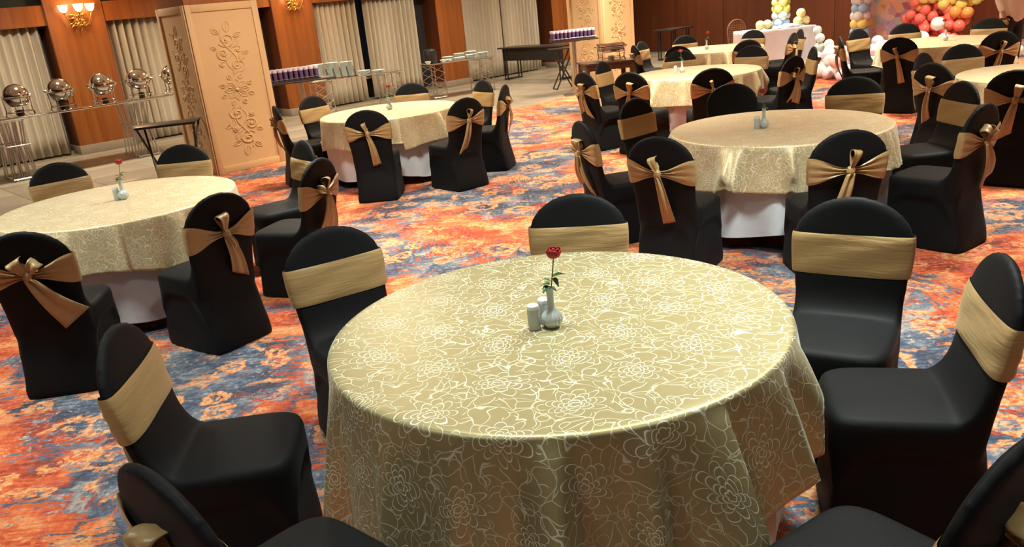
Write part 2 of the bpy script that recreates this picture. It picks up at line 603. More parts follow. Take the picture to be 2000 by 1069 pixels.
def ab_box(name, a0, a1, b0, b1, z0, z1, mat, parent=None, kind=None, bevel=0.0):
    bm = bmesh.new()
    box(bm, (0, 0, 0), (abs(a1 - a0), abs(b1 - b0), abs(z1 - z0)), bevel=bevel)
    o = obj(name, bm, mat, parent, smooth=bevel > 0)
    if parent is None:
        o.location = AB((a0 + a1) / 2, (b0 + b1) / 2, (z0 + z1) / 2)
        o.rotation_euler = (0, 0, ROOMROT)
    else:
        # parent is assumed to be in world frame at identity
        o.location = AB((a0 + a1) / 2, (b0 + b1) / 2, (z0 + z1) / 2)
        o.rotation_euler = (0, 0, ROOMROT)
    if kind:
        o['kind'] = kind
    return o


def struct_empty(name):
    o = empty(name, (0, 0, 0))
    o['kind'] = 'structure'
    return o


floor = struct_empty('floor')
ab_box('subfloor', A0, A1, B0, B1, -0.25, -0.03, M['stone'], floor)
CE = -10.5
o = ab_box('carpet', A0, A1, CE, B1, -0.03, 0.0, M['carpet'], floor)
o['label'] = 'orange, slate blue and peach patterned carpet'
# tiles along the curtain wall
TW, TD = 0.9, 0.88
bm = bmesh.new()
box(bm, (0, 0, -0.012), (TW - 0.006, TD - 0.006, 0.02), bevel=0.002)
tile_me = mesh_from('tile', bm, M['tile'], True, 30)
na = int((17.8 - 1.0) / TW) + 3
for j in range(6):
    for i in range(na):
        a = 0.6 + TW * (i + 0.5)
        b = CE - 0.003 - TD * (j + 0.5)
        if a > A1 - 0.4:
            continue
        o = bpy.data.objects.new('tile', tile_me)
        o.location = AB(a, b, 0)
        o.rotation_euler = (0, 0, ROOMROT)
        link(o, floor)
ab_box('ceiling', A0, A1, B0, B1, ZC, ZC + 0.1, M['plaster'], kind='structure')
ab_box('wall_right', A0, A1, B1, B1 + 0.1, 0, ZC, M['side_wall'], kind='structure')
ab_box('wall_front', A0 - 0.1, A0, B0, B1, 0, ZC, M['side_wall'], kind='structure')
# back wall: veneer panels with recessed joints
wb = struct_empty('wall_back')
ab_box('backing', A1 + 0.03, A1 + 0.1, B0, B1, 0, ZC, M['jamb_wood'], wb)
nb = 14
for i in range(nb):
    w_ = (B1 - B0) / nb
    ab_box('panel', A1, A1 + 0.03, B0 + w_ * i + 0.006, B0 + w_ * (i + 1) - 0.006, 0.1, ZC, M['back_wood'], wb)
ab_box('baseboard_back', A1 - 0.02, A1, B0, B1, 0, 0.1, M['jamb_wood'], kind='structure')
# curtain wall: dark niches, pilasters, header beams
wl = struct_empty('wall_left')
ab_box('niche_back', A0, A1, B0 - 0.1, B0, 0, ZC, M['niche'], wl)
PIL = [(-3.93, -3.03), (0.11, 1.01), (4.15, 5.05), (8.19, 9.09), (12.27, 13.05), (16.1, 17.1)]
for (p0, p1) in PIL:
    ab_box('pilaster', p0, p1, B0, -15.30, 0.14, ZC, M['panel_wood'], wl, bevel=0.004)
    ab_box('pilaster_flank_shade', p0 - 0.012, p0 - 0.002, B0, -15.305, 0.14, ZC, M['jamb_wood'], wl)  # shade on the pilaster's side, put in as a strip of darker veneer
    ab_box('plinth', p0 - 0.03, p1 + 0.03, B0, -15.22, 0.0, 0.14, M['stone'], wl, bevel=0.004)
edges = [A0] + [v for p in PIL for v in p] + [A1]
for k in range(0, len(edges), 2):
    e0, e1 = edges[k], edges[k + 1]
    ab_box('header_beam', e0, e1, -15.62, -15.33, 2.13, 2.45, M['panel_wood'], wl)
    ab_box('upper_recess', e0, e1, -15.7, -15.5, 2.45, ZC, M['green_dark'], wl)
ab_box('baseboard_left', A0, A1, B0, B0 + 0.14, 0, 0.04, M['stone'], kind='structure')
# night window glimpsed in the gap between two curtains
wn_ = struct_empty('window_1')
ab_box('pane', 9.3, 11.6, B0 + 0.005, B0 + 0.02, 0.5, 2.2, M['glass_night'], wn_)
ab_box('window_frame', 10.34, 10.40, B0 + 0.0, B0 + 0.06, 0.05, 2.2, M['jamb_wood'], wn_)
ab_box('window_sill', 9.2, 11.7, B0, B0 + 0.12, 0.45, 0.5, M['stone'], wn_)


def curtain(a0, a1, label, seed, pitch=0.16):
    rnd = random.Random(seed)
    L = a1 - a0
    n = int(L / 0.012)
    bm = bmesh.new()
    rows = []
    phs = [rnd.uniform(0, 6) for _ in range(4)]
    for z in (0.03, 0.35, 0.8, 1.3, 1.8, 2.14):
        row = []
        for i in range(n + 1):
            x = L * i / n
            ph = x / pitch * 2 * PI + 1.3 * math.sin(x * 2.1 + phs[0]) + 0.25 * math.sin(z * 2 + phs[1] + x)
            amp = 0.052 * (1 + 0.35 * math.sin(x * 5.3 + phs[2]))
            s_ = math.sin(ph)
            y = amp * (abs(s_) ** 1.3) * (1 if s_ > 0 else -1)
            row.append(bm.verts.new((x - L / 2, y, z)))
        rows.append(row)
    grid_faces(bm, rows)
    o = obj('curtain', bm, M['curtain'], None, True, 60)
    o.location = AB((a0 + a1) / 2, -15.52, 0)
    o.rotation_euler = (0, 0, ROOMROT)
    solid(o, 0.004)
    tag(o, label, 'curtain', 'pleated floor-length curtains along the wood-panelled wall')


curtain(1.1, 4.06, 'pleated greige curtain at the far left, left of the first lit wall lamp', 1, 0.14)
curtain(5.12, 8.0, 'pleated greige curtain between the first wall lamp and the near carved column', 2, 0.14)
curtain(9.14, 10.24, 'pleated greige curtain just right of the second wall lamp, behind the plate table', 3, 0.12)
curtain(10.46, 11.78, 'pleated greige curtain right of the dark gap showing the night window', 4, 0.12)
curtain(13.14, 14.42, 'pleated greige curtain behind the table with the black urn', 5, 0.12)
curtain(14.46, 15.72, 'pleated greige curtain behind the long black folding table', 6, 0.12)


# ------------------------------------------------------------------ carved columns
def relief_bm(w, h):
    """scrollwork relief in the x,z plane, y toward the viewer (negative)"""
    bm = bmesh.new()

    def stroke(pts, r0, r1):
        n = len(pts)
        rr = [1.35 * max(0.002, (r0 + (r1 - r0) * i / (n - 1)) * (0.35 + 0.65 * math.sin(PI * min(1, (i + 0.6) / (n * 0.5)) / 2))) for i in range(n)]
        tube(bm, [(p[0], 0, p[1]) for p in pts], rr, 6)

    def spiral(cx, cz, r, a0, turns, sgn, rad=0.011):
        pts = []
        for i in range(26):
            f = i / 25
            rr = r * (1 - 0.86 * f)
            a = a0 + sgn * turns * 2 * PI * f
            pts.append((cx + rr * math.cos(a), cz + rr * math.sin(a)))
        stroke(pts, rad, rad * 0.8)
        lathe_c = (cx, cz)
        g = bmesh.ops.create_uvsphere(bm, u_segments=8, v_segments=5, radius=rad * 1.5)
        bmesh.ops.translate(bm, verts=g['verts'], vec=(lathe_c[0], 0, lathe_c[1]))

    def leaf(x, z, a, L, wd):
        for s in (-1, 1):
            pts = []
            for i in range(9):
                f = i / 8
                lx, lz = L * f, s * wd * math.sin(PI * f) ** 0.8
                pts.append((x + lx * math.cos(a) - lz * math.sin(a), z + lx * math.sin(a) + lz * math.cos(a)))
            stroke(pts, 0.007, 0.005)
        stroke([(x + L * f * math.cos(a), z + L * f * math.sin(a)) for f in (0, .4, .8)], 0.006, 0.003)

    # central medallion: two rings of petals
    for k in range(8):
        a = 2 * PI * k / 8
        leaf(0.025 * math.cos(a), 0.03 * math.sin(a), a, 0.105, 0.032)
    for k in range(8):
        a = 2 * PI * (k + 0.5) / 8
        leaf(0.12 * math.cos(a), 0.14 * math.sin(a), a, 0.07, 0.022)
    g = bmesh.ops.create_uvsphere(bm, u_segments=12, v_segments=6, radius=0.026)
    # scrolls above and below (mirrored through the centre)
    for s in (1, -1):
        P_ = lambda x, z: (s * x, s * z)
        A_ = 0 if s == 1 else PI
        for (x, z, r, a0, tn, sg) in ((0.055, 0.30, 0.085, -1.5, 1.4, 1), (-0.075, 0.46, 0.085, 0.3, 1.5, -1), (-0.02, 0.63, 0.095, -2.6, 1.5, 1), (0.09, 0.50, 0.04, 2.0, 1.3, -1), (-0.10, 0.33, 0.035, 0.5, 1.3, 1)):
            q = P_(x, z)
            spiral(q[0], q[1], r, a0 + A_, tn, sg)
        for (x, z, a, L, wd) in ((0.0, 0.2, 1.1, 0.13, 0.03), (0.10, 0.36, 1.3, 0.12, 0.03), (-0.05, 0.37, 2.1, 0.12, 0.028), (0.02, 0.52, 1.0, 0.14, 0.03), (0.06, 0.66, 0.4, 0.1, 0.026), (-0.08, 0.70, 2.3, 0.10, 0.026), (0.0, 0.72, 1.4, 0.14, 0.035), (-0.13, 0.52, 2.6, 0.07, 0.02), (0.13, 0.44, 0.3, 0.07, 0.02)):
            q = P_(x, z)
            leaf(q[0], q[1], a + A_, L, wd)
        stroke([P_(0.0 + 0.07 * math.sin(f * 5.5), 0.18 + f * 0.58) for f in np.linspace(0, 1, 20)], 0.010, 0.006)
        stroke([P_(0.03 - 0.08 * math.sin(f * 5.0), 0.22 + f * 0.40) for f in np.linspace(0, 1, 16)], 0.007, 0.005)
    for v in bm.verts:
        v.co.y *= 1.0
    return bm


def column(a0, a1, label):
    W_, D_, H_ = a1 - a0, 0.86, 2.07
    H_ = 2.12
    c = empty('carved_column', AB((a0 + a1) / 2, -10.35 - D_ / 2, 0), ROOMROT)
    tag(c, label, 'column', 'square cream columns with carved scrollwork')
    bm = bmesh.new()
    box(bm, (0, 0, H_ / 2), (W_, D_, H_))
    obj('shaft', bm, M['cream'], c, False)
    bm = bmesh.new()
    box(bm, (0, 0, (H_ + ZC) / 2), (W_ - 0.03, D_ - 0.03, ZC - H_))
    obj('upper_shaft', bm, M['panel_wood'], c, False)
    # frames on the faces turned to the room and to the camera
    for ang, w_, d_ in ((0, W_, D_), (PI / 2, D_, W_), (PI, W_, D_), (-PI / 2, D_, W_)):
        rot = Matrix.Rotation(ang, 4, 'Z')
        bm = bmesh.new()
        y = -d_ / 2 - 0.009
        fw = 0.075
        box(bm, (-w_ / 2 + fw / 2, y, H_ / 2), (fw, 0.022, H_), bevel=0.005)
        box(bm, (w_ / 2 - fw / 2, y, H_ / 2), (fw, 0.022, H_), bevel=0.005)
        box(bm, (0, y, fw * 0.6), (w_ - 2 * fw, 0.022, fw * 1.2), bevel=0.005)
        box(bm, (0, y, H_ - fw * 0.6), (w_ - 2 * fw, 0.022, fw * 1.2), bevel=0.005)
        bmesh.ops.transform(bm, matrix=rot, verts=bm.verts)
        obj('panel_frame', bm, M['cream'], c, True)
        if ang in (0, PI):
            pass
        bm = relief_bm(w_, H_)
        sc_ = Matrix.Diagonal((1.3 * w_ / 0.96, 1.15, 1.0, 1))
        if ang == -PI / 2:
            sc_ = Matrix.Diagonal((1.2, 0.55, 1.0, 1))
        bmesh.ops.transform(bm, matrix=rot @ Matrix.Translation((0, -d_ / 2 - 0.001, H_ / 2 - 0.02)) @ sc_, verts=bm.verts)
        obj('carved_relief', bm, M['cream'], c, True, 60)
    return c


column(4.36, 5.32, 'large cream square column with carved floral scrollwork, left of the middle of the photo')
column(12.23, 13.15, 'smaller far cream column with carved scrollwork behind the square chafing dish')

# ------------------------------------------------------------------ banquet chair with stretch cover
BACK_T = 0.93


def sstep(x, a, b):
    t_ = max(0.0, min(1.0, (x - a) / (b - a)))
    return t_ * t_ * (3 - 2 * t_)


def back_hw(z):
    w = 0.205 + 0.022 * sstep(z, 0.46, 0.74)
    if z > 0.755:
        k = min(1.0, (z - 0.755) / (BACK_T - 0.755))
        w *= max(0.0, 1 - k ** 2.1) ** 0.55
    return w


def back_yc(z):
    return -0.205 - 0.075 * (z - 0.45) / 0.48


def back_th(z):
    return 0.030 * (1 - 0.35 * sstep(z, 0.7, 0.93))


def superring(hx, hy, cx, cy, n, e=3.2, fwd=0.0):
    out = []
    for i in range(n):
        a = 2 * PI * i / n
        c_, s_ = math.cos(a), math.sin(a)
        x = hx * (abs(c_) ** (2 / e)) * (1 if c_ > 0 else -1)
        y = hy * (abs(s_) ** (2 / e)) * (1 if s_ > 0 else -1)
        if y > 0:
            y += fwd
        out.append((cx + x, cy + y))
    return out


def chair_cover_mesh():
    bm = bmesh.new()
    N = 72
    # lower body
    zs = [0.0, 0.02, 0.05, 0.09, 0.14, 0.19, 0.24, 0.28, 0.31, 0.335, 0.36, 0.385, 0.41, 0.43, 0.447, 0.457, 0.462]
    rows = []
    for z in zs:
        f = sstep(z, 0.0, 0.40)
        hx = 0.240 * (1 - f) + 0.212 * f
        yb = -0.300 * (1 - f) + -0.232 * f
        yf = 0.262 * (1 - f) + 0.238 * f
        if z > 0.43:
            k = (z - 0.43) / 0.032
            ins = 0.026 * (1 - math.sqrt(max(0, 1 - k * k * 0.98)))
            hx -= ins
            yf -= ins
            yb += ins
        ring = []
        for (x, y) in superring(hx, (yf - yb) / 2, 0, (yf + yb) / 2, N, 5.0):
            cx, cy = 0, (yf + yb) / 2
            sx, sy = x / hx, (y - cy) / ((yf - yb) / 2)
            # hollow membranes between the legs: arch shaped
            if abs(sx) > abs(sy):
                s_ = sy
                ax = Vector((-1 if x > 0 else 1, 0))
            else:
                s_ = sx
                ax = Vector((0, -1 if y > cy else 1))
            za = 0.365 * (1 - min(1.0, abs(s_)) ** 5)
            dpt = 0.030 * sstep(za - z, 0.0, 0.06) * (1 - abs(s_) ** 4)
            if ax.y > 0 and True:
                dpt *= 0.35      # the rear stays flat
            x += ax.x * dpt
            y += ax.y * dpt
            ring.append(bm.verts.new((x, y, z)))
        rows.append(ring)
    grid_faces(bm, rows, True)
    bm.faces.new(list(reversed(rows[0])))
    # seat crown
    top = rows[-1]
    c0 = sum((v.co for v in top), Vector()) / len(top)
    prev = top
    for k, (s_, dz) in enumerate(((0.8, 0.006), (0.5, 0.011), (0.2, 0.013))):
        ring = [bm.verts.new((c0.x + (v.co.x - c0.x) * s_, c0.y + (v.co.y - c0.y) * s_, c0.z + dz)) for v in top]
        for i in range(N):
            j = (i + 1) % N
            bm.faces.new((prev[i], prev[j], ring[j], ring[i]))
        prev = ring
    bm.faces.new(prev)
    # back
    rows = []
    zz = list(np.linspace(0.34, 0.60, 14)) + list(np.linspace(0.62, 0.86, 12)) + [0.875, 0.89, 0.903, 0.914, 0.922, 0.928, 0.9298]
    for z in zz:
        hx = max(0.012, back_hw(max(z, 0.46)))
        th = back_th(z)
        if z > 0.90:
            th *= max(0.2, math.sqrt(max(0, 1 - ((z - 0.90) / 0.031) ** 2)))
        fwd = 0.11 * math.exp(-max(0.0, z - 0.43) / 0.045) if z < 0.75 else 0.0
        rows.append([bm.verts.new((x, y, z)) for (x, y) in superring(hx, th, 0, back_yc(z), N, 3.4, fwd)])
    grid_faces(bm, rows, True)
    bm.faces.new(list(reversed(rows[0])))
    bm.faces.new(rows[-1])
    me = bpy.data.meshes.new('tmp')
    bmesh.ops.recalc_face_normals(bm, faces=bm.faces)
    bm.to_mesh(me)
    bm.free()
    o = bpy.data.objects.new('tmp', me)
    COL.objects.link(o)
    m = o.modifiers.new('r', 'REMESH')
    m.mode = 'VOXEL'
    m.voxel_size = 0.0105
    m2 = o.modifiers.new('s', 'SMOOTH')
    m2.factor = 0.6
    m2.iterations = 9
    dg = bpy.context.evaluated_depsgraph_get()
    ev = o.evaluated_get(dg)
    out = bpy.data.meshes.new_from_object(ev)
    out.name = 'chair_cover'
    bpy.data.objects.remove(o)
    # put the hem back on the floor
    zmin = min(v.co.z for v in out.vertices)
    for v in out.vertices:
        if v.co.z < 0.02:
            v.co.z = max(0.002, v.co.z - zmin)
    out.materials.clear()
    out.materials.append(M['black'])
    out.polygons.foreach_set('use_smooth', [True] * len(out.polygons))
    return out


cover_me = chair_cover_mesh()


def sash_band_mesh(seed):
    rnd = random.Random(seed)
    ph = [rnd.uniform(0, 6) for _ in range(4)]
    bm = bmesh.new()
    N = 96
    NR = 12
    rows = [[] for _ in range(NR + 1)]
    for i in range(N):
        a = 2 * PI * i / N
        c_, s_ = math.cos(a), math.sin(a)
        for j in range(NR + 1):
            v = j / NR
            # back side (s_<0) gathers to the knot
            hx0 = back_hw(0.69)
            e = 3.4
            xr = (abs(c_) ** (2 / e)) * (1 if c_ > 0 else -1)
            gather = sstep(1 - abs(xr), 0.0, 0.95) if s_ < 0 else 0.0
            zlo, zhi = 0.618, 0.782
            zm = 0.700 - 0.006
            zl = zlo + (zm - 0.018 - zlo) * gather
            zh = zhi + (zm + 0.018 - zhi) * gather
            z = zl + (zh - zl) * v
            hx = back_hw(z) + 0.006
            th = back_th(z) + 0.007
            x = hx * xr
            y = th * (abs(s_) ** (2 / e)) * (1 if s_ > 0 else -1)
            if s_ < 0:
                pleat = math.sin(v * 2 * PI * 3.2 + ph[0] + 2.0 * xr)
                y -= 0.004 + 0.007 * (0.25 + gather) * pleat * (1 - 0.2 * gather) + 0.010 * gather
            else:
                y += 0.0015 * math.sin(v * 9 + 4 * xr + ph[1]) + 0.0015
            if j in (0, NR):
                y += 0.004 if s_ < 0 else -0.004
            rows[j].append(bm.verts.new((x, back_yc(z) + y, z)))
    grid_faces(bm, rows, True)
    return mesh_from('sash_band', bm, M['sash'], True, 70)


def ribbon(bm, pts, widths, wdirs, wave=0.004, nw=8, phase=0.0):
    rows = []
    for p, w_, d_ in zip(pts, widths, wdirs):
        d_ = Vector(d_).normalized()
        row = []
        for k in range(nw + 1):
            f = k / nw - 0.5
            nrm = Vector((0, -1, 0))
            off = wave * math.sin(f * 9 + phase)
            row.append(bm.verts.new(Vector(p) + d_ * (w_ * f) + nrm * off))
        rows.append(row)
    grid_faces(bm, rows)


def bow_parts(variant):
    """returns list of (name, bmesh) placed at the knot on the chair's rear, local y negative = away"""
    zk = 0.695
    yk = back_yc(zk) - back_th(zk) - 0.030
    out = []
    bm = bmesh.new()
    g = bmesh.ops.create_uvsphere(bm, u_segments=16, v_segments=10, radius=1.0)
    for v in g['verts']:
        x, y, z = v.co
        k = 1 + 0.10 * math.sin(6 * math.atan2(z, x) + 2 * y)
        v.co = Vector((x * 0.024 * k, y * 0.022, z * 0.030 * k)) + Vector((0, yk, zk))
    out.append(('knot', bm))

    def loop(dx, dz, width, ln, yo=0.0, twist=0.0):
        bm = bmesh.new()
        d = Vector((dx, 0, dz)).normalized()
        side = Vector((d.z, 0, -d.x))
        pts, ws, wd = [], [], []
        n = 22
        for i in range(n + 1):
            t_ = i / n
            a = PI * 2 * t_
            along = ln * (math.sin(PI * t_) ** 0.75)
            depth = 0.034 * math.sin(2 * PI * t_) * (0.6 + 0.4 * math.sin(PI * t_))
            pts.append(Vector((0, yk - 0.004 + yo, zk)) + d * along + Vector((0, -1, 0)) * depth)
            ws.append(0.020 + (width - 0.020) * math.sin(PI * t_) ** 0.6)
            wd.append(side * math.cos(twist) + Vector((0, 1, 0)) * math.sin(twist))
        ribbon(bm, pts, ws, wd, 0.004)
        return bm

    def tail(dx, ln, w0, w1, curl=0.02, cut=0.25, yo=0.0, sway=0.0):
        bm = bmesh.new()
        n = 16
        rows = []
        nw = 10
        for i in range(n + 1):
            t_ = i / n
            w_ = w0 + (w1 - w0) * t_ ** 0.7
            row = []
            for k in range(nw + 1):
                f = k / nw - 0.5
                cutz = (cut * f * w_) * t_
                x = dx * t_ + sway * math.sin(PI * t_ * 1.3) + w_ * f
                z = zk - 0.015 - ln * t_ + cutz
                # lies against the chair back
                zc_ = min(0.95, max(0.4, z))
                yb = back_yc(zc_) - back_th(zc_) - 0.010
                y = yb * (t_ ** 0.5) + (yk) * (1 - t_ ** 0.5) - 0.008 - curl * math.sin(PI * t_) - 0.010 * math.sin(f * 10 + dx * 30) * (1 - 0.4 * t_) + yo
                row.append(bm.verts.new((x, y, z)))
            rows.append(row)
        grid_faces(bm, rows)
        return bm

    if variant == 0:
        out.append(('bow_loop', loop(-0.12, 1.0, 0.085, 0.115, 0, 0.25)))
        out.append(('bow_tail', tail(0.075, 0.26, 0.04, 0.11, cut=-0.5)))
        out.append(('bow_tail', tail(0.05, 0.11, 0.03, 0.045, yo=-0.014, cut=0.8)))
    elif variant == 1:
        out.append(('bow_loop', loop(-0.25, 1.0, 0.05, 0.11, 0, 0.7)))
        out.append(('bow_tail', tail(0.05, 0.31, 0.035, 0.085, sway=0.01)))
    elif variant == 2:
        out.append(('bow_loop', loop(0.25, 1.0, 0.07, 0.12, 0, 0.4)))
        out.append(('bow_tail', tail(-0.07, 0.28, 0.04, 0.105, cut=0.6)))
    elif variant == 3:
        out.append(('bow_loop', loop(0.1, 1.0, 0.08, 0.10, 0, 0.3)))
        out.append(('bow_loop', loop(-1.0, 0.45, 0.06, 0.09, 0, 0.2)))
        out.append(('bow_tail', tail(0.07, 0.28, 0.05, 0.15, cut=-0.3)))
        out.append(('bow_tail', tail(-0.06, 0.23, 0.045, 0.12, yo=-0.012, cut=0.4)))
    else:
        out.append(('bow_loop', loop(-0.5, 1.0, 0.075, 0.10, 0, 0.2)))
        out.append(('bow_loop', loop(0.7, 0.8, 0.07, 0.095, 0, -0.2)))
        out.append(('bow_tail', tail(0.16, 0.26, 0.045, 0.15, cut=0.7)))
    res = []
    for nm, b_ in out:
        me = mesh_from(nm, b_, M['sash'], True, 80)
        res.append((nm, me))
    return res


band_mes = [sash_band_mesh(s) for s in (1, 2, 3)]
bow_mes = [bow_parts(v) for v in range(5)]


def make_chair(variant, band, with_sash=True):
    r = empty('banquet_chair', (0, 0, 0))
    link(bpy.data.objects.new('chair_cover', cover_me), r)
    if with_sash:
        s = link(bpy.data.objects.new('sash', band_mes[band]), r)
        for nm, me in bow_mes[variant]:
            o = link(bpy.data.objects.new(nm, me), s)
            solid(o, 0.0025) if nm != 'knot' else None
    return r


PROTO = {}


def place_chair(px, py, facing_deg, label, group, variant=0, band=0, sash=True):
    """px,py = ground position below the top of the backrest"""
    key = (variant, band, sash)
    if key not in PROTO:
        PROTO[key] = make_chair(*key)
        c = PROTO[key]
    else:
        c = copy_tree(PROTO[key])
    fa = R(facing_deg)
    d = Vector((math.cos(fa), math.sin(fa), 0))
    c.location = Vector((px, py, 0)) + d * 0.28
    c.rotation_euler = (0, 0, fa - PI / 2)
    tag(c, label, 'chair', group)
    return c


G1 = 'sashed chairs around the front table'
G2 = 'sashed chairs around the left table'
G3 = 'sashed chairs around the table by the near column'
G4 = 'sashed chairs around the large right-hand table'
G5 = 'sashed chairs around the middle far table'
G6 = 'sashed chairs around the farthest table'
G7 = 'sashed chairs around the table before the balloons'
G8 = 'sashed chairs around the table cut by the right edge'
TC = {1: (.135, 2.58), 2: (-2.653, 5.564), 3: (-1.204, 9.377), 4: (2.043, 5.889), 5: (2.51, 10.219), 6: (3.62, 13.5), 7: (5.95, 10.95), 8: (4.95, 7.2)}
# (table, x, y, facing offset, variant, band, label)
CH = [
    (1, -0.80, 3.50, -14, 1, 0, G1, 'black covered chair at left back of the front table, flat gold band in view'),
    (1, 0.33, 3.66, 0, 0, 1, G1, 'black covered chair directly behind the front table, behind the red rose'),
    (1, 1.39, 3.12, 34, 1, 2, G1, 'black covered chair at the right back of the front table, band facing the camera'),
    (1, 1.49, 2.28, -3, 0, 0, G1, 'black covered chair at the right edge, seat drawn up to the front table'),
    (1, 0.93, 1.31, 0, 4, 1, G1, 'black covered chair in the bottom right corner, gold bow seen from behind'),
    (1, -1.30, 2.45, 0, 0, 1, G1, 'black covered chair left of the front table, seen from its side with slanting gold band'),
    (1, -0.82, 1.53, 0, 3, 2, G1, 'black covered chair in the bottom left corner, edge-on with crumpled bow'),
    (2, -2.48, 4.05, 0, 4, 0, G2, 'black covered chair at the lower left edge, bow with long flared gold tail'),
    (2, -1.62, 4.54, 8, 0, 1, G2, 'black covered chair front right of the left table, bow and knot facing the camera'),
    (2, -1.21, 5.41, -14, 3, 2, G2, 'black covered chair right of the left table, seen side-on with a drooping bow'),
    (2, -1.51, 6.36, 0, 1, 0, G2, 'black covered chair facing left, between the left and column-side tables'),
    (2, -3.53, 6.50, 0, 1, 1, G2, 'black covered chair behind the left table, left of its rose vase'),
    (2, -2.64, 6.84, 0, 1, 2, G2, 'black covered chair behind the left table at the foot of the near carved column'),
    (2, -4.05, 5.6, 0, 1, 2, G2, None),
    (3, -2.47, 9.40, 24, 3, 0, G3, 'black covered chair at the foot of the near column, bow beside the carved face'),
    (3, -2.24, 10.20, 0, 1, 1, G3, 'black covered chair at left back of the column-side table, band in view'),
    (3, -1.07, 10.42, 0, 1, 2, G3, 'black covered chair directly behind the table by the column'),
    (3, -0.19, 10.00, 0, 1, 0, G3, 'black covered chair at right back of the column-side table, near the tiled floor'),
    (3, 0.13, 9.15, -6, 4, 1, G3, 'black covered chair right of the column-side table, in profile with trailing bow'),
    (3, -0.29, 8.23, 0, 2, 2, G3, 'black covered chair front right of the column-side table, long bow tail'),
    (3, -1.27, 8.04, 0, 1, 1, G3, 'black covered chair directly before the column-side table, bow to the camera'),
    (4, 0.60, 5.90, 16, 3, 0, G4, 'black covered chair left of the large right-hand table, in profile, bow hanging left'),
    (4, 1.16, 6.88, 0, 1, 1, G4, 'black covered chair at the left back of the large right-hand table, tilted gold band'),
    (4, 0.97, 4.94, 10, 1, 2, G4, 'black covered chair front left of the large right-hand table, bow with an upright loop'),
    (4, 1.98, 4.53, 3, 2, 0, G4, 'black covered chair front right of the large right-hand table, wide bow to the camera'),
    (4, 3.01, 6.84, 24, 1, 1, G4, 'black covered chair behind the large right-hand table, band under broad black top'),
    (4, 2.99, 4.94, -10, 4, 2, G4, 'black covered chair right of the large right-hand table, profile view with pale bow'),
    (4, 3.43, 5.95, 0, 1, 0, G4, 'black covered chair at the right back of the large right-hand table, band slanting'),
    (5, 1.06, 9.71, 8, 3, 1, G5, 'black covered chair before the brown wooden side table, bow hanging at its left'),
    (5, 1.58, 10.86, 0, 1, 2, G5, 'black covered chair right of the brown wooden side table, below the square chafing dish'),
    (5, 1.51, 9.15, 0, 2, 0, G5, 'black covered chair front left of the middle far table, gathered bow to the camera'),
    (5, 2.31, 8.68, 5, 1, 1, G5, 'black covered chair directly before the middle far table, back to the camera'),
    (5, 3.33, 9.11, 0, 3, 2, G5, 'black covered chair front right of the middle far table, back and drooping bow visible'),
    (5, 3.89, 9.99, 0, 1, 0, G5, 'black covered chair right of the middle far table, narrow slanted band on view'),
    (5, 2.62, 11.55, 0, 1, 1, G5, 'black covered chair behind the middle far table, left of the white cake table'),
    (5, 3.48, 11.08, 10, 1, 2, G5, 'black covered chair at right back of the middle far table, gold band in view'),
    (6, 3.45, 14.70, 0, 1, 0, G6, 'black covered chair directly behind the farthest table, against the red-brown wall'),
    (6, 4.50, 14.35, 0, 1, 1, G6, 'black covered chair right behind the farthest table, before the white cake table'),
    (6, 2.78, 12.37, 0, 1, 2, G6, 'black covered chair before the farthest table at its left, back to the camera'),
    (6, 3.76, 12.36, 0, 1, 0, G6, 'black covered chair directly before the farthest table, back to the camera'),
    (6, 2.36, 13.55, 10, 3, 1, G6, 'black covered chair left of the farthest table, edge-on with bow'),
    (6, 2.58, 14.30, 0, 1, 2, G6, 'black covered chair at the left back of the farthest table by the far column'),
    (6, 4.60, 12.72, 0, 3, 0, G6, 'black covered chair right of the farthest table, edge-on before the cake table'),
    (6, 4.98, 13.36, 0, 1, 1, G6, 'black covered chair touching the right end of the white cake table'),
    (7, 6.12, 12.30, 0, 1, 2, G7, 'black covered chair just before the pastel backdrop, behind the balloon-side table'),
    (7, 6.90, 11.60, 10, 1, 0, G7, 'black covered chair below the lime balloons at the back of the balloon-side table'),
    (7, 5.04, 10.17, 0, 1, 1, G7, 'black covered chair front left of the balloon-side table, bow with short fanned tail'),
    (7, 4.72, 11.12, -10, 3, 2, G7, 'black covered chair left of the balloon-side table, edge-on before the pastel pillar'),
    (7, 5.35, 12.15, 0, 1, 0, G7, 'black covered chair half hidden at the foot of the pastel balloon pillar'),
    (7, 5.90, 9.58, 0, 2, 1, G7, 'black covered chair before the standing person, broad black back with bow'),
    (8, 3.87, 7.24, 20, 2, 2, G8, 'black covered chair left of the right-edge table, with fanned bow'),
    (8, 4.22, 8.10, 0, 3, 0, G8, 'black covered chair half hidden behind its neighbour left of the right-edge table'),
    (8, 4.02, 6.26, 0, 2, 1, G8, 'black covered chair cut by the right edge, brown band on its back'),
    (8, 4.87, 8.56, 0, 1, 2, G8, 'black covered chair behind the right-edge table, wide gold band facing the camera'),
]
def keep_clear(tn, x, y):
    if tn in (1, 2, 4, 8):
        return x, y
    cx, cy = TC[tn]
    r_ = math.hypot(x - cx, y - cy)
    k_ = max(1.0, 1.29 / r_)
    return cx + (x - cx) * k_, cy + (y - cy) * k_


for (tn, x, y, off, var, band, grp, lab) in CH:
    if lab is None:
        continue
    cx, cy = TC[tn]
    fd = math.degrees(math.atan2(cy - y, cx - x)) + off
    x, y = keep_clear(tn, x, y)
    place_chair(x, y, fd, lab, grp, var, band)
# the chair without a sash
place_chair(2.08, 7.22, math.degrees(math.atan2(5.889 - 7.22, 2.043 - 2.08)), 'all-black chair with no sash behind the large right-hand table', G4, 0, 0, False)


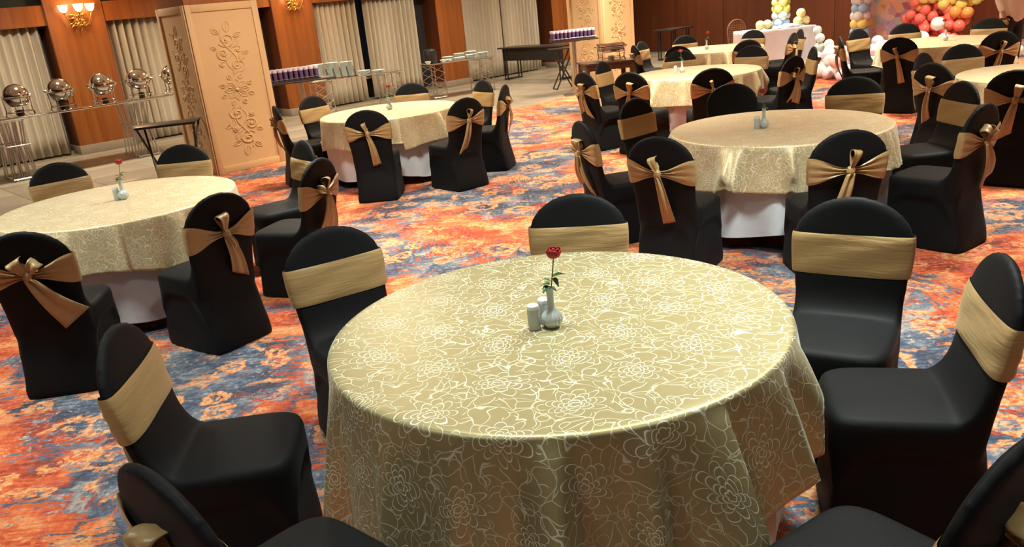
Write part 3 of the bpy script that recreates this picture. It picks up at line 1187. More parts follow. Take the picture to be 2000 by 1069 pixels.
# ------------------------------------------------------------------ tables, cloths
def cloth_bm(Rr, drop, seed, ridges, flare, ztop, square=0.05, sqph=0.0, uvscale=1.0, top=True, mode=0, seats=(), dmod=None, amp=1.0, foldn=11):
    rnd = random.Random(seed)
    ph = [rnd.uniform(0, 2 * PI) for _ in range(6)]
    N = 420
    bm = bmesh.new()
    uvl = bm.loops.layers.uv.new('cloth')
    rings = []
    flat = {}

    def fold(th):
        f = 0.0
        for rg_ in ridges:
            a, A = rg_[0], rg_[1]
            d = (th - a + PI) % (2 * PI) - PI
            w = rg_[2] if (d < 0 or len(rg_) < 4) else rg_[3]
            f += A * math.exp(-(d / w) ** 2)
        f -= 0.022
        if mode == 0:
            return max(-0.012, f + 0.016 * amp * math.sin(foldn * th + ph[0] + 0.8 * math.sin(2 * th + ph[1])) + 0.009 * amp * math.sin(17 * th + ph[2]))
        f += 0.016 * amp * math.sin(foldn * th + ph[0] + 0.8 * math.sin(2 * th + ph[1])) + 0.009 * amp * math.sin(17 * th + ph[2])
        return f

    radii = [0.0, 0.25, 0.5, 0.7, 0.85, 0.94, 0.98] if top else []
    cverts = None
    first = True
    for k, rr in enumerate(radii):
        if rr == 0:
            v = bm.verts.new((0, 0, ztop))
            flat[v] = (0, 0)
            cverts = v
            continue
        ring = []
        for i in range(N):
            th = 2 * PI * i / N
            wz = 0.0008 * math.sin(7 * th + ph[3] + rr * 9) * rr
            v = bm.verts.new((Rr * rr * math.cos(th), Rr * rr * math.sin(th), ztop + wz))
            flat[v] = (Rr * rr * math.cos(th), Rr * rr * math.sin(th))
            ring.append(v)
        rings.append(ring)
    # rounded rim
    for k in range(1, 6):
        a = (PI / 2) * k / 5 * 0.9
        re = 0.014
        ring = []
        for i in range(N):
            th = 2 * PI * i / N
            r_ = Rr - re + re * math.sin(a) + 0.004
            v = bm.verts.new((r_ * math.cos(th), r_ * math.sin(th), ztop - re + re * math.cos(a)))
            L = Rr + re * a - re
            flat[v] = (L * math.cos(th), L * math.sin(th))
            ring.append(v)
        rings.append(ring)
    nd = 16
    for k in range(1, nd + 1):
        t_ = k / nd
        ring = []
        for i in range(N):
            th = 2 * PI * i / N
            dr = drop + square * math.cos(4 * (th - sqph)) + 0.012 * math.sin(5 * th + ph[4])
            f = fold(th)
            dr = dr - 0.25 * f
            if dmod:
                d_ = (th - dmod[0] + PI) % (2 * PI) - PI
                dr -= dmod[1] * math.exp(-(d_ / dmod[2]) ** 4)
            e = t_ ** 0.8
            r_ = Rr + 0.006 + flare * t_ + f * e
            # small side sway of folds
            thx = th + 0.012 * math.sin(foldn * th + ph[0] + 1.2) * e
            z = ztop - 0.014 - (dr - 0.014) * t_
            X, Y = r_ * math.cos(thx), r_ * math.sin(thx)
            for (sr, sa) in seats:
                # chair frame: origin sr-0.28 from the centre, its seat reaches toward the centre
                lx = -X * math.sin(sa) + Y * math.cos(sa)
                lr = X * math.cos(sa) + Y * math.sin(sa)
                lim = sr - 0.28 - 0.275
                if lr <= lim or abs(lx) > 0.36:
                    continue
                wx = 1 - sstep(abs(lx), 0.25, 0.36)
                if mode == 1 or lim > Rr + 0.02:
                    wz = 1 - sstep(z, 0.50, 0.66) if mode == 1 else 1 - sstep(z, 0.49, 0.60)
                    k_ = (lr - lim) * wx * wz
                    X -= k_ * math.cos(sa)
                    Y -= k_ * math.sin(sa)
                elif z < 0.488:
                    k_ = max(0.0, lr - (Rr + 0.03 + 0.03 * t_)) * wx
                    X -= k_ * math.cos(sa)
                    Y -= k_ * math.sin(sa)
                    z += (0.488 + 0.004 * (1 - t_) - z) * (1 - sstep(abs(lx), 0.25, 0.30))
            v = bm.verts.new((X, Y, z))
            L = Rr + dr * t_ * 1.03
            flat[v] = (L * math.cos(th), L * math.sin(th))
            ring.append(v)
        rings.append(ring)
    if cverts is not None:
        r0 = rings[0]
        for i in range(N):
            bm.faces.new((cverts, r0[i], r0[(i + 1) % N]))
    grid_faces(bm, rings, True)
    bmesh.ops.recalc_face_normals(bm, faces=bm.faces)
    for f in bm.faces:
        for l in f.loops:
            u_ = flat[l.vert]
            l[uvl].uv = (u_[0], u_[1])
    return bm


RT = 0.772
ZT = 0.745
TABNAME = {1: 'front', 2: 'left', 3: 'column-side', 4: 'large right-hand', 5: 'middle far', 6: 'farthest', 7: 'balloon-side', 8: 'right-edge'}
TDESC = {1: 'in the foreground', 2: 'cut by the left edge', 3: 'beside the near carved column', 4: 'behind the foreground table at right',
         5: 'behind the large right-hand table', 6: 'farthest back, before the white cake table', 7: 'nearest the balloons', 8: 'cut by the right edge'}


def table_proto():
    r = empty('banquet_table', (0, 0, 0))
    bm = bmesh.new()
    lathe(bm, [(0.0, 0.715), (0.742, 0.715), (0.752, 0.719), (0.754, 0.735), (0.748, 0.739), (0.0, 0.739)], 64)
    obj('tabletop', bm, M['table_wood'], r, True, 30)
    for sx in (-1, 1):
        for sy in (-1, 1):
            bm = bmesh.new()
            tube(bm, [(sx * 0.42, sy * 0.30, 0.715), (sx * 0.42, sy * 0.30, 0.02), (sx * 0.42, sy * 0.30, 0.0)], 0.016, 10)
            obj('leg', bm, M['blackmetal'], r)
        bm = bmesh.new()
        tube(bm, [(sx * 0.42, -0.285, 0.25), (sx * 0.42, 0.285, 0.25)], 0.011, 8)
        obj('stretcher', bm, M['blackmetal'], r)
    return r


def dirang(tn, px_dir):
    return px_dir


tp = None
RIDGES = {
    1: [(R(-95), 0.12, 0.09, 0.035), (R(-78), 0.13, 0.08, 0.035), (R(-61), 0.15, 0.17, 0.02), (R(-40), 0.13, 0.17, 0.018), (R(-25), 0.10, 0.12, 0.02), (R(-8), 0.06, 0.14, 0.02),
        (R(-116), 0.045, 0.07, 0.07), (R(-133), 0.04, 0.06, 0.09), (R(-158), 0.05, 0.05, 0.10), (R(178), 0.04, 0.06, 0.06), (R(20), 0.05, 0.05, 0.05)],
}
SEATS = {}
for c_ in CH:
    cx, cy = TC[c_[0]]
    x_, y_ = keep_clear(c_[0], c_[1], c_[2])
    SEATS.setdefault(c_[0], []).append((math.hypot(x_ - cx, y_ - cy), math.atan2(c_[2] - cy, c_[1] - cx)))
for tn, (cx, cy) in TC.items():
    rnd = random.Random(100 + tn)
    if tp is None:
        tp = table_proto()
        tb = tp
    else:
        tb = copy_tree(tp)
    tb.location = (cx, cy, 0)
    tb.rotation_euler = (0, 0, rnd.uniform(0, 3))
    tag(tb, 'round banquet table under cloths, %s' % TDESC[tn], 'table', 'round banquet tables')
    rd = RIDGES.get(tn) or [(rnd.uniform(0, 2 * PI), rnd.uniform(0.05, 0.10), rnd.uniform(0.05, 0.12), rnd.uniform(0.02, 0.05)) for _ in range(12)]
    drop = 0.47 if tn == 1 else 0.325
    bm = cloth_bm(RT, drop, tn, rd, 0.045, ZT, 0.03, R(20) if tn == 1 else rnd.uniform(0, 1), seats=SEATS[tn], amp=1.5, dmod=(R(-32), 0.09, R(36)) if tn == 1 else None)
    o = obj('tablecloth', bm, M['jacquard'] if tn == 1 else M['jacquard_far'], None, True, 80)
    o.location = (cx, cy, 0)
    solid(o, 0.0022, 1)
    tag(o, 'gold patterned round tablecloth on the table %s' % TDESC[tn], 'tablecloth', 'gold line-patterned tablecloths')
    rd2 = [(rnd.uniform(0, 2 * PI), rnd.uniform(0.02, 0.04), rnd.uniform(0.06, 0.12)) for _ in range(9)]
    bm = cloth_bm(RT - 0.008, 0.63, 50 + tn, [] if tn == 1 else rd2, 0.0 if tn == 1 else -0.03, ZT - 0.004, 0.03, rnd.uniform(0, 1), top=False, foldn=9, amp=0.45 if tn == 1 else 0.9, mode=1, seats=SEATS[tn])
    o = obj('white_undercloth', bm, M['cotton'], None, True, 80)
    o.location = (cx, cy, 0)
    tag(o, 'white undercloth below the gold cloth, table %s' % TDESC[tn], 'undercloth', 'white undercloths')


# ------------------------------------------------------------------ vases, roses, shakers
def vase_proto():
    bm = bmesh.new()
    prof = [(0.0, 0.0), (0.020, 0.0), (0.024, 0.004), (0.0335, 0.018), (0.036, 0.030), (0.033, 0.043), (0.024, 0.055), (0.0155, 0.064), (0.0125, 0.075), (0.0118, 0.105), (0.0130, 0.132), (0.0150, 0.140), (0.0132, 0.140), (0.0105, 0.128), (0.0095, 0.10)]
    rings = []
    segs = 48
    lathe(bm, prof, segs)
    for v in bm.verts:
        r_ = math.hypot(v.co.x, v.co.y)
        if r_ > 1e-5 and 0.004 < v.co.z < 0.075:
            a = math.atan2(v.co.y, v.co.x)
            k = 1 + 0.035 * math.cos(16 * a)
            v.co.x *= k
            v.co.y *= k
    return obj('bud_vase', bm, M['vase'], None, True, 40)


def rose_proto():
    r = empty('red_rose', (0, 0, 0))
    bm = bmesh.new()
    pts = [Vector((0.004 * math.sin(f * 2.5) + 0.020 * f ** 1.5, 0.002 * math.sin(f * 5), 0.09 + 0.155 * f)) for f in np.linspace(0, 1, 12)]
    tube(bm, pts, 0.0021, 8)
    obj('stem', bm, M['stem'], r)
    tip = pts[-1]
    # bloom: spiralled cupped petals
    for k in range(9):
        bm = bmesh.new()
        a0 = k * 2.4
        rad = 0.004 + 0.0017 * k
        h = 0.036 - 0.0008 * k
        rows = []
        for i in range(7):
            f = i / 6
            row = []
            for j in range(8):
                g_ = j / 7 - 0.5
                spread = (1.1 + 0.05 * k)
                rr = rad * (0.55 + 0.9 * math.sin(PI * (0.15 + 0.6 * f))) + (0.004 * f ** 3 if k > 4 else 0)
                a = a0 + g_ * spread * 2.0 * (0.55 + 0.45 * math.sin(PI * f ** 0.8))
                z = tip.z - 0.002 + h * f * (1 - 0.35 * abs(g_) ** 2)
                row.append(bm.verts.new((tip.x + rr * math.cos(a), tip.y + rr * math.sin(a), z)))
            rows.append(row)
        grid_faces(bm, rows)
        o = obj('petal', bm, M['rose'], r, True, 80)
        solid(o, 0.0008)
    # sepals cup
    bm = bmesh.new()
    lathe(bm, [(0.002, -0.006), (0.006, -0.001), (0.0085, 0.006), (0.009, 0.009)], 12, tip)
    obj('sepal_cup', bm, M['stem'], r)

    def leaf(base, ang, L, w_, up):
        bm = bmesh.new()
        rows = []
        d = Vector((math.cos(ang), math.sin(ang), 0))
        s = Vector((-d.y, d.x, 0))
        for i in range(9):
            f = i / 8
            ww = w_ * math.sin(PI * f ** 0.75) ** 0.9 + 0.0004
            c = Vector(base) + d * L * f + Vector((0, 0, up * f - 0.012 * f * f))
            rows.append([bm.verts.new(c + s * ww * g_ + Vector((0, 0, 0.35 * abs(g_) * ww))) for g_ in (-1, -.5, 0, .5, 1)])
        grid_faces(bm, rows)
        o = obj('leaf', bm, M['leaf'], r, True, 80)
        solid(o, 0.0007)

    leaf((0.010, 0, 0.175), 0.15, 0.048, 0.013, 0.016)
    leaf((0.016, 0.0, 0.172), -0.9, 0.026, 0.009, -0.014)
    leaf((0.004, 0, 0.150), PI - 0.3, 0.036, 0.014, 0.004)
    leaf((0.000, 0, 0.145), PI + 0.9, 0.034, 0.013, -0.004)
    leaf((0.006, 0, 0.160), PI + 0.2, 0.026, 0.010, 0.022)
    leaf((0.004, 0, 0.142), -0.7, 0.026, 0.006, -0.002)
    return r


def shaker_proto():
    r = empty('shaker', (0, 0, 0))
    bm = bmesh.new()
    lathe(bm, [(0.0, 0.0), (0.0195, 0.0), (0.0205, 0.003), (0.0205, 0.070), (0.0200, 0.074)], 32)
    obj('shaker_body', bm, M['shaker'], r)
    bm = bmesh.new()
    lathe(bm, [(0.0208, 0.072), (0.0210, 0.078), (0.0195, 0.084), (0.013, 0.0885), (0.0, 0.090)], 32)
    lathe(bm, [(0.0, 0.0905), (0.002, 0.0903), (0.002, 0.088)], 8)
    obj('shaker_cap', bm, M['china'], r)
    return r


vp, rp, sp = vase_proto(), rose_proto(), shaker_proto()
first = True
ZV = ZT + 0.0035
for tn, (vx, vy), rose_a, shk in (
        (1, (0.118, 2.525), -0.1, ((0.075 - 0.118 - 0.018, -0.004), (-0.022, 0.045))),
        (2, (-2.63, 5.60), 0.4, ((-0.045, 0.0),)),
        (3, (-1.205, 9.46), 0.9, ()),
        (4, (1.925, 5.86), 1.6, ((-0.05, 0.0),)),
        (5, (2.36, 10.30), 2.0, ((-0.09, -0.03),)),
        (6, (3.50, 13.5), 0.0, ()),
        (7, (6.0, 10.95), 2.5, ()),
        (8, (4.95, 7.2), 1.0, ())):
    v = vp if first else vp.copy()
    if not first:
        COL.objects.link(v)
    v.location = (vx, vy, ZV)
    tag(v, 'white ribbed bud vase on the table %s' % TDESC[tn], 'vase', 'bud vases on the tables')
    r_ = rp if first else copy_tree(rp)
    r_.location = (vx, vy, ZV)
    r_.rotation_euler = (0, 0, rose_a)
    tag(r_, 'red rose in the vase on the table %s' % TDESC[tn], 'rose', 'red roses in bud vases')
    for k, (dx, dy) in enumerate(shk):
        s_ = sp if (first and k == 0) else copy_tree(sp)
        s_.location = (vx + dx, vy + dy, ZV)
        if tn == 1:
            lab = 'nearer left white porcelain shaker on the foreground table' if k == 0 else 'white porcelain shaker close behind the foreground vase'
        else:
            lab = 'white porcelain shaker beside the vase on the table %s' % TDESC[tn]
        tag(s_, lab, 'shaker', 'white salt and pepper shakers')
    first = False


# ------------------------------------------------------------------ wall sconces
def sconce(a, z, label):
    r = empty('wall_sconce', AB(a, -15.30, z), ROOMROT)
    tag(r, label, 'wall lamp', 'gilded wall sconces')
    # local: x along wall, -y into the room
    bm = bmesh.new()
    g = bmesh.ops.create_uvsphere(bm, u_segments=14, v_segments=8, radius=1)
    for v in g['verts']:
        v.co = Vector((v.co.x * 0.06, v.co.y * 0.03 - 0.02, v.co.z * 0.10 - 0.12))
    tube(bm, [(0, -0.03, -0.18), (0.01, -0.05, -0.26), (-0.01, -0.04, -0.34), (0, -0.03, -0.40)], [0.03, 0.02, 0.012, 0.003], 8)
    for k in range(14):
        aa = 2 * PI * k / 14
        pts = [(0.05 * math.cos(aa) * f * 3.2, -0.04 - 0.05 * math.sin(PI * f), -0.12 + 0.10 * math.sin(aa) * f + 0.03 * math.sin(PI * f) + 0.04 * math.sin(aa * 3) * f) for f in (0, .25, .5, .75, 1)]
        tube(bm, pts, [0.014, 0.020, 0.020, 0.014, 0.004], 6)
    obj('backplate', bm, M['brass'], r)
    for k, (dx, dy) in enumerate(((-0.22, -0.12), (-0.02, -0.24), (0.20, -0.12))):
        bm = bmesh.new()
        pts = []
        for f in np.linspace(0, 1, 12):
            pts.append((dx * f, -0.03 + (dy + 0.03) * f, -0.14 - 0.10 * math.sin(PI * f) + 0.12 * f ** 2))
        tube(bm, pts, 0.009, 8)
        lathe(bm, [(0.006, -0.02), (0.035, -0.012), (0.04, 0.0), (0.012, 0.006)], 14, (dx, dy, 0.0))
        for s in (-1, 1):
            tube(bm, [(dx * .5, -0.06 + dy * .4, -0.2), (dx * .5 + s * 0.05, -0.08 + dy * .4, -0.24), (dx * .5 + s * 0.06, -0.08 + dy * .4, -0.18), (dx * .5 + s * 0.03, -0.08 + dy * .4, -0.17)], [0.010, 0.009, 0.007, 0.004], 6)
        arm = obj('arm', bm, M['brass'], r)
        bm = bmesh.new()
        lathe(bm, [(0.018, 0.0), (0.045, 0.02), (0.062, 0.055), (0.066, 0.085), (0.078, 0.115)], 24, (dx, dy, 0.005), 12, 0.03)
        sh = obj('glass_shade', bm, M['shade_glass'], arm, True, 60)
        solid(sh, 0.002)
    l = bpy.data.lights.new('sconce_bulb', 'POINT')
    l.energy = 26
    l.color = (1, 0.55, 0.2)
    l.shadow_soft_size = 0.12
    lo = bpy.data.objects.new('sconce_bulb', l)
    lo.location = (0, -0.42, 0.12)
    link(lo, r)
    return r


sconce(4.62, 2.30, 'lit gilded wall sconce with three glass shades in the upper left corner')
sconce(8.64, 2.26, 'gilded wall sconce cut by the top edge above the plate tables')


# ------------------------------------------------------------------ buffet table with roll-top chafing dishes
def lattice_leg(bm, x, y0, y1, h, n=5, rad=0.009):
    """a chrome frame: vertical tubes, rings and crossed struts; lies in plane x"""
    for k in range(n):
        y = y0 + (y1 - y0) * k / (n - 1)
        tube(bm, [(x, y, 0.0), (x, y, h)], rad, 6)
    for z in (0.03, h * 0.5, h - 0.04):
        tube(bm, [(x, y0, z), (x, y1, z)], rad * 0.9, 6)
    tube(bm, [(x, y0, 0.03), (x, y1, h * 0.5), (x, y0, h - 0.04)], rad * 0.7, 6)


BT_A, BT_B, BT_Z = 3.95, -13.72, 0.90
bt = empty('mirror_buffet_table', AB(BT_A, BT_B, 0), ROOMROT)
tag(bt, 'long mirror-topped buffet table with tubular chrome legs, at the far left', 'table')
BL, BD = 3.5, 0.75
bm = bmesh.new()
box(bm, (0, 0, BT_Z - 0.008), (BL, BD, 0.016), bevel=0.003)
obj('mirror_top', bm, M['mirror'], bt)
bm = bmesh.new()
for s in (-1, 1):
    tube(bm, [(-BL / 2, s * BD / 2, BT_Z - 0.02), (BL / 2, s * BD / 2, BT_Z - 0.02)], 0.014, 8)
    tube(bm, [(s * BL / 2, -BD / 2, BT_Z - 0.02), (s * BL / 2, BD / 2, BT_Z - 0.02)], 0.014, 8)
obj('top_rail', bm, M['chrome'], bt)
for x in (-1.12, 0.66):
    bm = bmesh.new()
    for dx in (-0.13, -0.045, 0.045, 0.13):
        for y in (-0.30, -0.15, 0.15, 0.30):
            tube(bm, [(x + dx * 1.2, y, 0.0), (x + dx * 0.8, y * 0.9, 0.5), (x + dx * 1.1, y, BT_Z - 0.02)], 0.011, 6)
    for z in (0.025, 0.5, 0.85):
        for y in (-0.30, 0.30):
            tube(bm, [(x - 0.17, y, z), (x + 0.17, y, z)], 0.010, 6)
        for dx in (-0.15, 0.15):
            tube(bm, [(x + dx, -0.31, z), (x + dx, 0.31, z)], 0.010, 6)
    obj('leg', bm, M['chrome_tube'], bt)


def chafer_proto():
    r = empty('chafing_dish', (0, 0, 0))
    RS, ZS = 0.175, 0.270
    bm = bmesh.new()
    for k in range(4):
        a = PI / 4 + k * PI / 2
        ca, sa = math.cos(a), math.sin(a)
        tube(bm, [(0.190 * ca, 0.190 * sa, 0.0), (0.172 * ca, 0.172 * sa, 0.07), (0.178 * ca, 0.178 * sa, 0.16), (0.186 * ca, 0.186 * sa, 0.245)], [0.011, 0.008, 0.008, 0.009], 8)
        lathe(bm, [(0.0, 0), (0.02, 0), (0.016, 0.008), (0.0, 0.01)], 12, (0.190 * ca, 0.190 * sa, 0))
    for rr, z, th in ((0.186, 0.248, 0.009), (0.172, 0.05, 0.006)):
        tube(bm, [(rr * math.cos(2 * PI * i / 40), rr * math.sin(2 * PI * i / 40), z) for i in range(41)], th, 6, False)
    obj('stand', bm, M['chrome'], r)
    bm = bmesh.new()
    prof = [(0.0, ZS - RS * 0.80)] + [(RS * math.cos(a), ZS + RS * math.sin(a)) for a in np.linspace(-0.93, -0.12, 8)] + [(RS + 0.012, ZS - 0.014), (RS + 0.012, ZS - 0.006), (0.0, ZS - 0.006)]
    lathe(bm, prof, 40)
    obj('bowl', bm, M['chrome'], r)
    bm = bmesh.new()
    prof = [(RS, ZS)] + [(RS * math.cos(a), ZS + RS * math.sin(a)) for a in np.linspace(0.1, PI / 2 - 0.001, 14)]
    prof[-1] = (0.0, prof[-1][1])
    lathe(bm, prof, 40)
    obj('roll_top_lid', bm, M['chrome'], r)
    bm = bmesh.new()
    tube(bm, [(-0.05, -0.150, 0.345), (-0.05, -0.195, 0.355), (0.05, -0.195, 0.355), (0.05, -0.150, 0.345)], 0.007, 8)
    obj('handle', bm, M['chrome'], r)
    for s in (-1, 1):
        bm = bmesh.new()
        lathe(bm, [(0.0, -0.015), (0.024, -0.013), (0.028, 0.0), (0.016, 0.016), (0.010, 0.028), (0.0, 0.032)], 16)
        bmesh.ops.transform(bm, matrix=Matrix.Translation((s * 0.190, 0, ZS + 0.005)) @ Matrix.Rotation(s * PI / 2, 4, 'Y'), verts=bm.verts)
        obj('pivot_knob', bm, M['chrome'], r)
    bm = bmesh.new()
    lathe(bm, [(0.0, 0.0), (0.045, 0.0), (0.047, 0.06), (0.040, 0.075), (0.0, 0.078)], 20)
    obj('burner', bm, M['blackmetal'], r)
    return r


cp = chafer_proto()
labs = ['leftmost round roll-top chrome chafing dish on the mirror buffet', 'second round chafing dish from the left, with dark burner showing', 'middle round chafing dish, against the orange wood pilaster',
        'fourth round chafing dish from the left, before the second curtain', 'last chafing dish, half hidden by the near carved column']
for k, (a, b) in enumerate(((3.03, -13.65), (3.62, -13.66), (4.22, -13.64), (4.80, -13.70), (5.38, -13.75))):
    c = cp if k == 0 else copy_tree(cp)
    c.location = AB(a, b, BT_Z)
    c.rotation_euler = (0, 0, R(8 * k))
    tag(c, labs[k], 'chafing dish', 'round roll-top chafing dishes on the mirror buffet')

# folding tray stand
ts = empty('tray_stand', AB(3.93, -10.55, 0), R(10))
tag(ts, 'black folding tray stand with a dark slatted top, before the near carved column', 'tray stand')
bm = bmesh.new()
box(bm, (0, 0, 0.745), (0.74, 0.44, 0.014), bevel=0.003)
obj('tray', bm, M['darktop'], ts)
for s in (-1, 1):
    bm = bmesh.new()
    for e in (-1, 1):
        tube(bm, [(e * 0.34, s * 0.20, 0.735), (e * 0.20, -s * 0.20, 0.0)], 0.014, 8)
    tube(bm, [(-0.36, s * 0.20, 0.732), (0.36, s * 0.20, 0.732)], 0.013, 8)
    tube(bm, [(-0.205, -s * 0.19, 0.03), (0.205, -s * 0.19, 0.03)], 0.012, 8)
    obj('leg_frame', bm, M['blackmetal'], ts)


# pedestal rack tables (two)
def pedestal(a, b, L, label, rz):
    r = empty('pedestal_table', AB(a, b, 0), rz)
    tag(r, label, 'table', 'tall dark pedestal tables')
    bm = bmesh.new()
    box(bm, (0, 0, 0.99), (L, 0.45, 0.022), bevel=0.004)
    obj('top', bm, M['darktop'], r)
    bm = bmesh.new()
    tube(bm, [(0, 0, 0.015), (0, 0, 0.98)], 0.04, 16)
    lathe(bm, [(0.0, 0.955), (0.12, 0.96), (0.12, 0.979), (0.0, 0.979)], 20)
    obj('pole', bm, M['steel'], r)
    bm = bmesh.new()
    box(bm, (0, 0, 0.008), (0.50, 0.38, 0.016), bevel=0.004)
    obj('base_plate', bm, M['steel'], r)
    return r


def cup_proto():
    r = empty('glass_cup', (0, 0, 0))
    bm = bmesh.new()
    lathe(bm, [(0.0, 0.0), (0.028, 0.0), (0.031, 0.01), (0.026, 0.06), (0.031, 0.12), (0.030, 0.13)], 12)
    obj('cup_body', bm, M['cup'], r)
    bm = bmesh.new()
    lathe(bm, [(0.0315, 0.125), (0.034, 0.155), (0.028, 0.168), (0.0, 0.170)], 12)
    obj('cup_foot', bm, M['cuprim'], r)
    return r


cupp = cup_proto()
fc = True


def glass_rack(x, y, z, rz, nx, ny, label, cuplabel, grp, pitch=0.074):
    global fc
    r = empty('glass_rack', (x, y, z), rz)
    tag(r, label, 'rack')
    bm = bmesh.new()
    Lx, Ly = nx * pitch + 0.02, ny * pitch + 0.02
    box(bm, (0, 0, 0.006), (Lx, Ly, 0.012), bevel=0.003)
    obj('tray', bm, M['darktop'], r)
    bm = bmesh.new()
    pts = [(-Lx / 2, -Ly / 2, 0.035), (Lx / 2, -Ly / 2, 0.035), (Lx / 2, Ly / 2, 0.035), (-Lx / 2, Ly / 2, 0.035), (-Lx / 2, -Ly / 2, 0.035)]
    tube(bm, pts, 0.004, 6)
    obj('rim', bm, M['steel'], r)
    rot = Matrix.Rotation(rz, 4, 'Z')
    for lay in range(1):
        for i in range(nx):
            for j in range(ny):
                c = cupp if fc else copy_tree(cupp)
                fc = False
                p = rot @ Vector(((i - (nx - 1) / 2) * pitch, (j - (ny - 1) / 2) * pitch, 0.0125))
                c.location = (x + p.x, y + p.y, z + p.z)
                tag(c, cuplabel % (ORD[i], ['front', 'second', 'third', 'rear'][j]), 'cup', grp)
    return r


pA = AB(6.05, -10.85)
pedestal(6.05, -10.85, 0.95, 'tall dark pedestal table right of the near column, holding purple glasses', R(25))
glass_rack(pA.x - 0.16, pA.y - 0.06, 1.0025, R(25), 12, 3, 'tray of upturned purple glasses right of the near carved column', '%s purple glass from the left in the %s row, tray by the near column', 'purple glasses by the near column')
pD = AB(11.62, -10.55)
pedestal(11.62, -10.55, 0.85, 'tall dark pedestal table left of the far column, holding lilac glasses', R(5))
glass_rack(pD.x - 0.02, pD.y, 1.0025, R(5), 11, 4, 'tray of upturned lilac glasses in front of the far column', '%s lilac glass from the left in the %s row, tray by the far column', 'lilac glasses by the far column')


# wire-leg mirror tables with plates
def wire_table(x, y, rz, L, D, h, label):
    r = empty('wire_leg_table', (x, y, 0), rz)
    tag(r, label, 'table', 'mirror-topped tables on wire legs')
    bm = bmesh.new()
    box(bm, (0, 0, h - 0.008), (L, D, 0.016), bevel=0.003)
    obj('mirror_top', bm, M['mirror'], r)
    for s in (-1, 1):
        bm = bmesh.new()
        x0 = s * (L / 2 - 0.06)
        x1 = s * (L / 2 - 0.36)
        for xx in (x0, x1):
            for yy in (-D / 2 + 0.05, D / 2 - 0.05):
                tube(bm, [(xx, yy, 0), (xx, yy, h - 0.016)], 0.010, 6)
        for yy in (-D / 2 + 0.05, D / 2 - 0.05):
            for k in range(4):
                z0, z1 = 0.03 + k * (h - 0.08) / 4, 0.03 + (k + 1) * (h - 0.08) / 4
                tube(bm, [(x0, yy, z0), (x1, yy, z1)], 0.006, 5)
                tube(bm, [(x1, yy, z0), (x0, yy, z1)], 0.006, 5)
            tube(bm, [(x0, yy, 0.03), (x1, yy, 0.03)], 0.008, 6)
        for xx in (x0, x1):
            tube(bm, [(xx, -D / 2 + 0.05, 0.03), (xx, D / 2 - 0.05, 0.03)], 0.008, 6)
            tube(bm, [(xx, -D / 2 + 0.05, h - 0.05), (xx, D / 2 - 0.05, h - 0.05)], 0.008, 6)
        obj('leg', bm, M['steel'], r)
    return r


bm = bmesh.new()
lathe(bm, [(0.0, 0.0), (0.06, 0.0), (0.085, 0.006), (0.128, 0.016), (0.132, 0.019), (0.125, 0.0185), (0.08, 0.009), (0.0, 0.008)], 28)
plate_me = mesh_from('plate', bm, M['plate'], True, 50)


def plates(x, y, z, n, label, grp, pitch=0.0125, sc=1.0):
    for k in range(n):
        o = bpy.data.objects.new('plate', plate_me)
        o.location = (x + 0.004 * math.sin(k * 2.1), y + 0.003 * math.cos(k * 1.7), z + 0.0005 + k * pitch)
        o.scale = (sc, sc, 1)
        link(o)
        tag(o, 'white plate, %s from the top of the %s' % (ORD[n - 1 - k], label), 'plate', grp)


HB = 0.73
bB = Vector((-2.62, 16.0, 0))
rB = R(24)
wire_table(bB.x, bB.y, rB, 1.75, 0.62, HB, 'mirror-topped wire-leg table stacked with plates, behind the table by the near column')
ex, ey = Vector((math.cos(rB), math.sin(rB), 0)), Vector((-math.sin(rB), math.cos(rB), 0))
for k, (dx, dy, n) in enumerate(((-0.66, 0.05, 22), (-0.38, 0.07, 22), (-0.10, 0.05, 21), (0.20, 0.0, 5), (0.50, 0.05, 3))):
    p = bB + ex * dx + ey * dy
    plates(p.x, p.y, HB, n, ['leftmost tall stack on the plate table', 'second tall stack on the plate table', 'third tall stack on the plate table', 'low stack on the plate table', 'rightmost low stack on the plate table'][k], 'plates stacked on the plate table, stack %s' % 'abcde'[k])
# wire rack in front of the stacks
wr = empty('wire_rack', bB + ex * -0.28 - ey * 0.22 + Vector((0, 0, HB)), rB)
tag(wr, 'dark wire plate rack in front of the tall plate stacks', 'rack')
bm = bmesh.new()
tube(bm, [(-0.30, 0, 0.005), (0.30, 0, 0.005)], 0.006, 6)
tube(bm, [(-0.30, 0.07, 0.005), (0.30, 0.07, 0.005)], 0.006, 6)
obj('base', bm, M['blackmetal'], wr)
for x in (-0.26, -0.13, 0.0, 0.13, 0.26):
    bm = bmesh.new()
    pts = [(x, 0.07, 0.005), (x - 0.02, 0.07, 0.16)] + [(x - 0.02, 0.035 + 0.035 * math.cos(a), 0.16 + 0.03 * math.sin(a)) for a in np.linspace(0.3, PI - 0.3, 6)] + [(x - 0.02, 0.0, 0.16), (x, 0.0, 0.005)]
    tube(bm, pts, 0.006, 6)
    obj('hoop', bm, M['blackmetal'], wr)

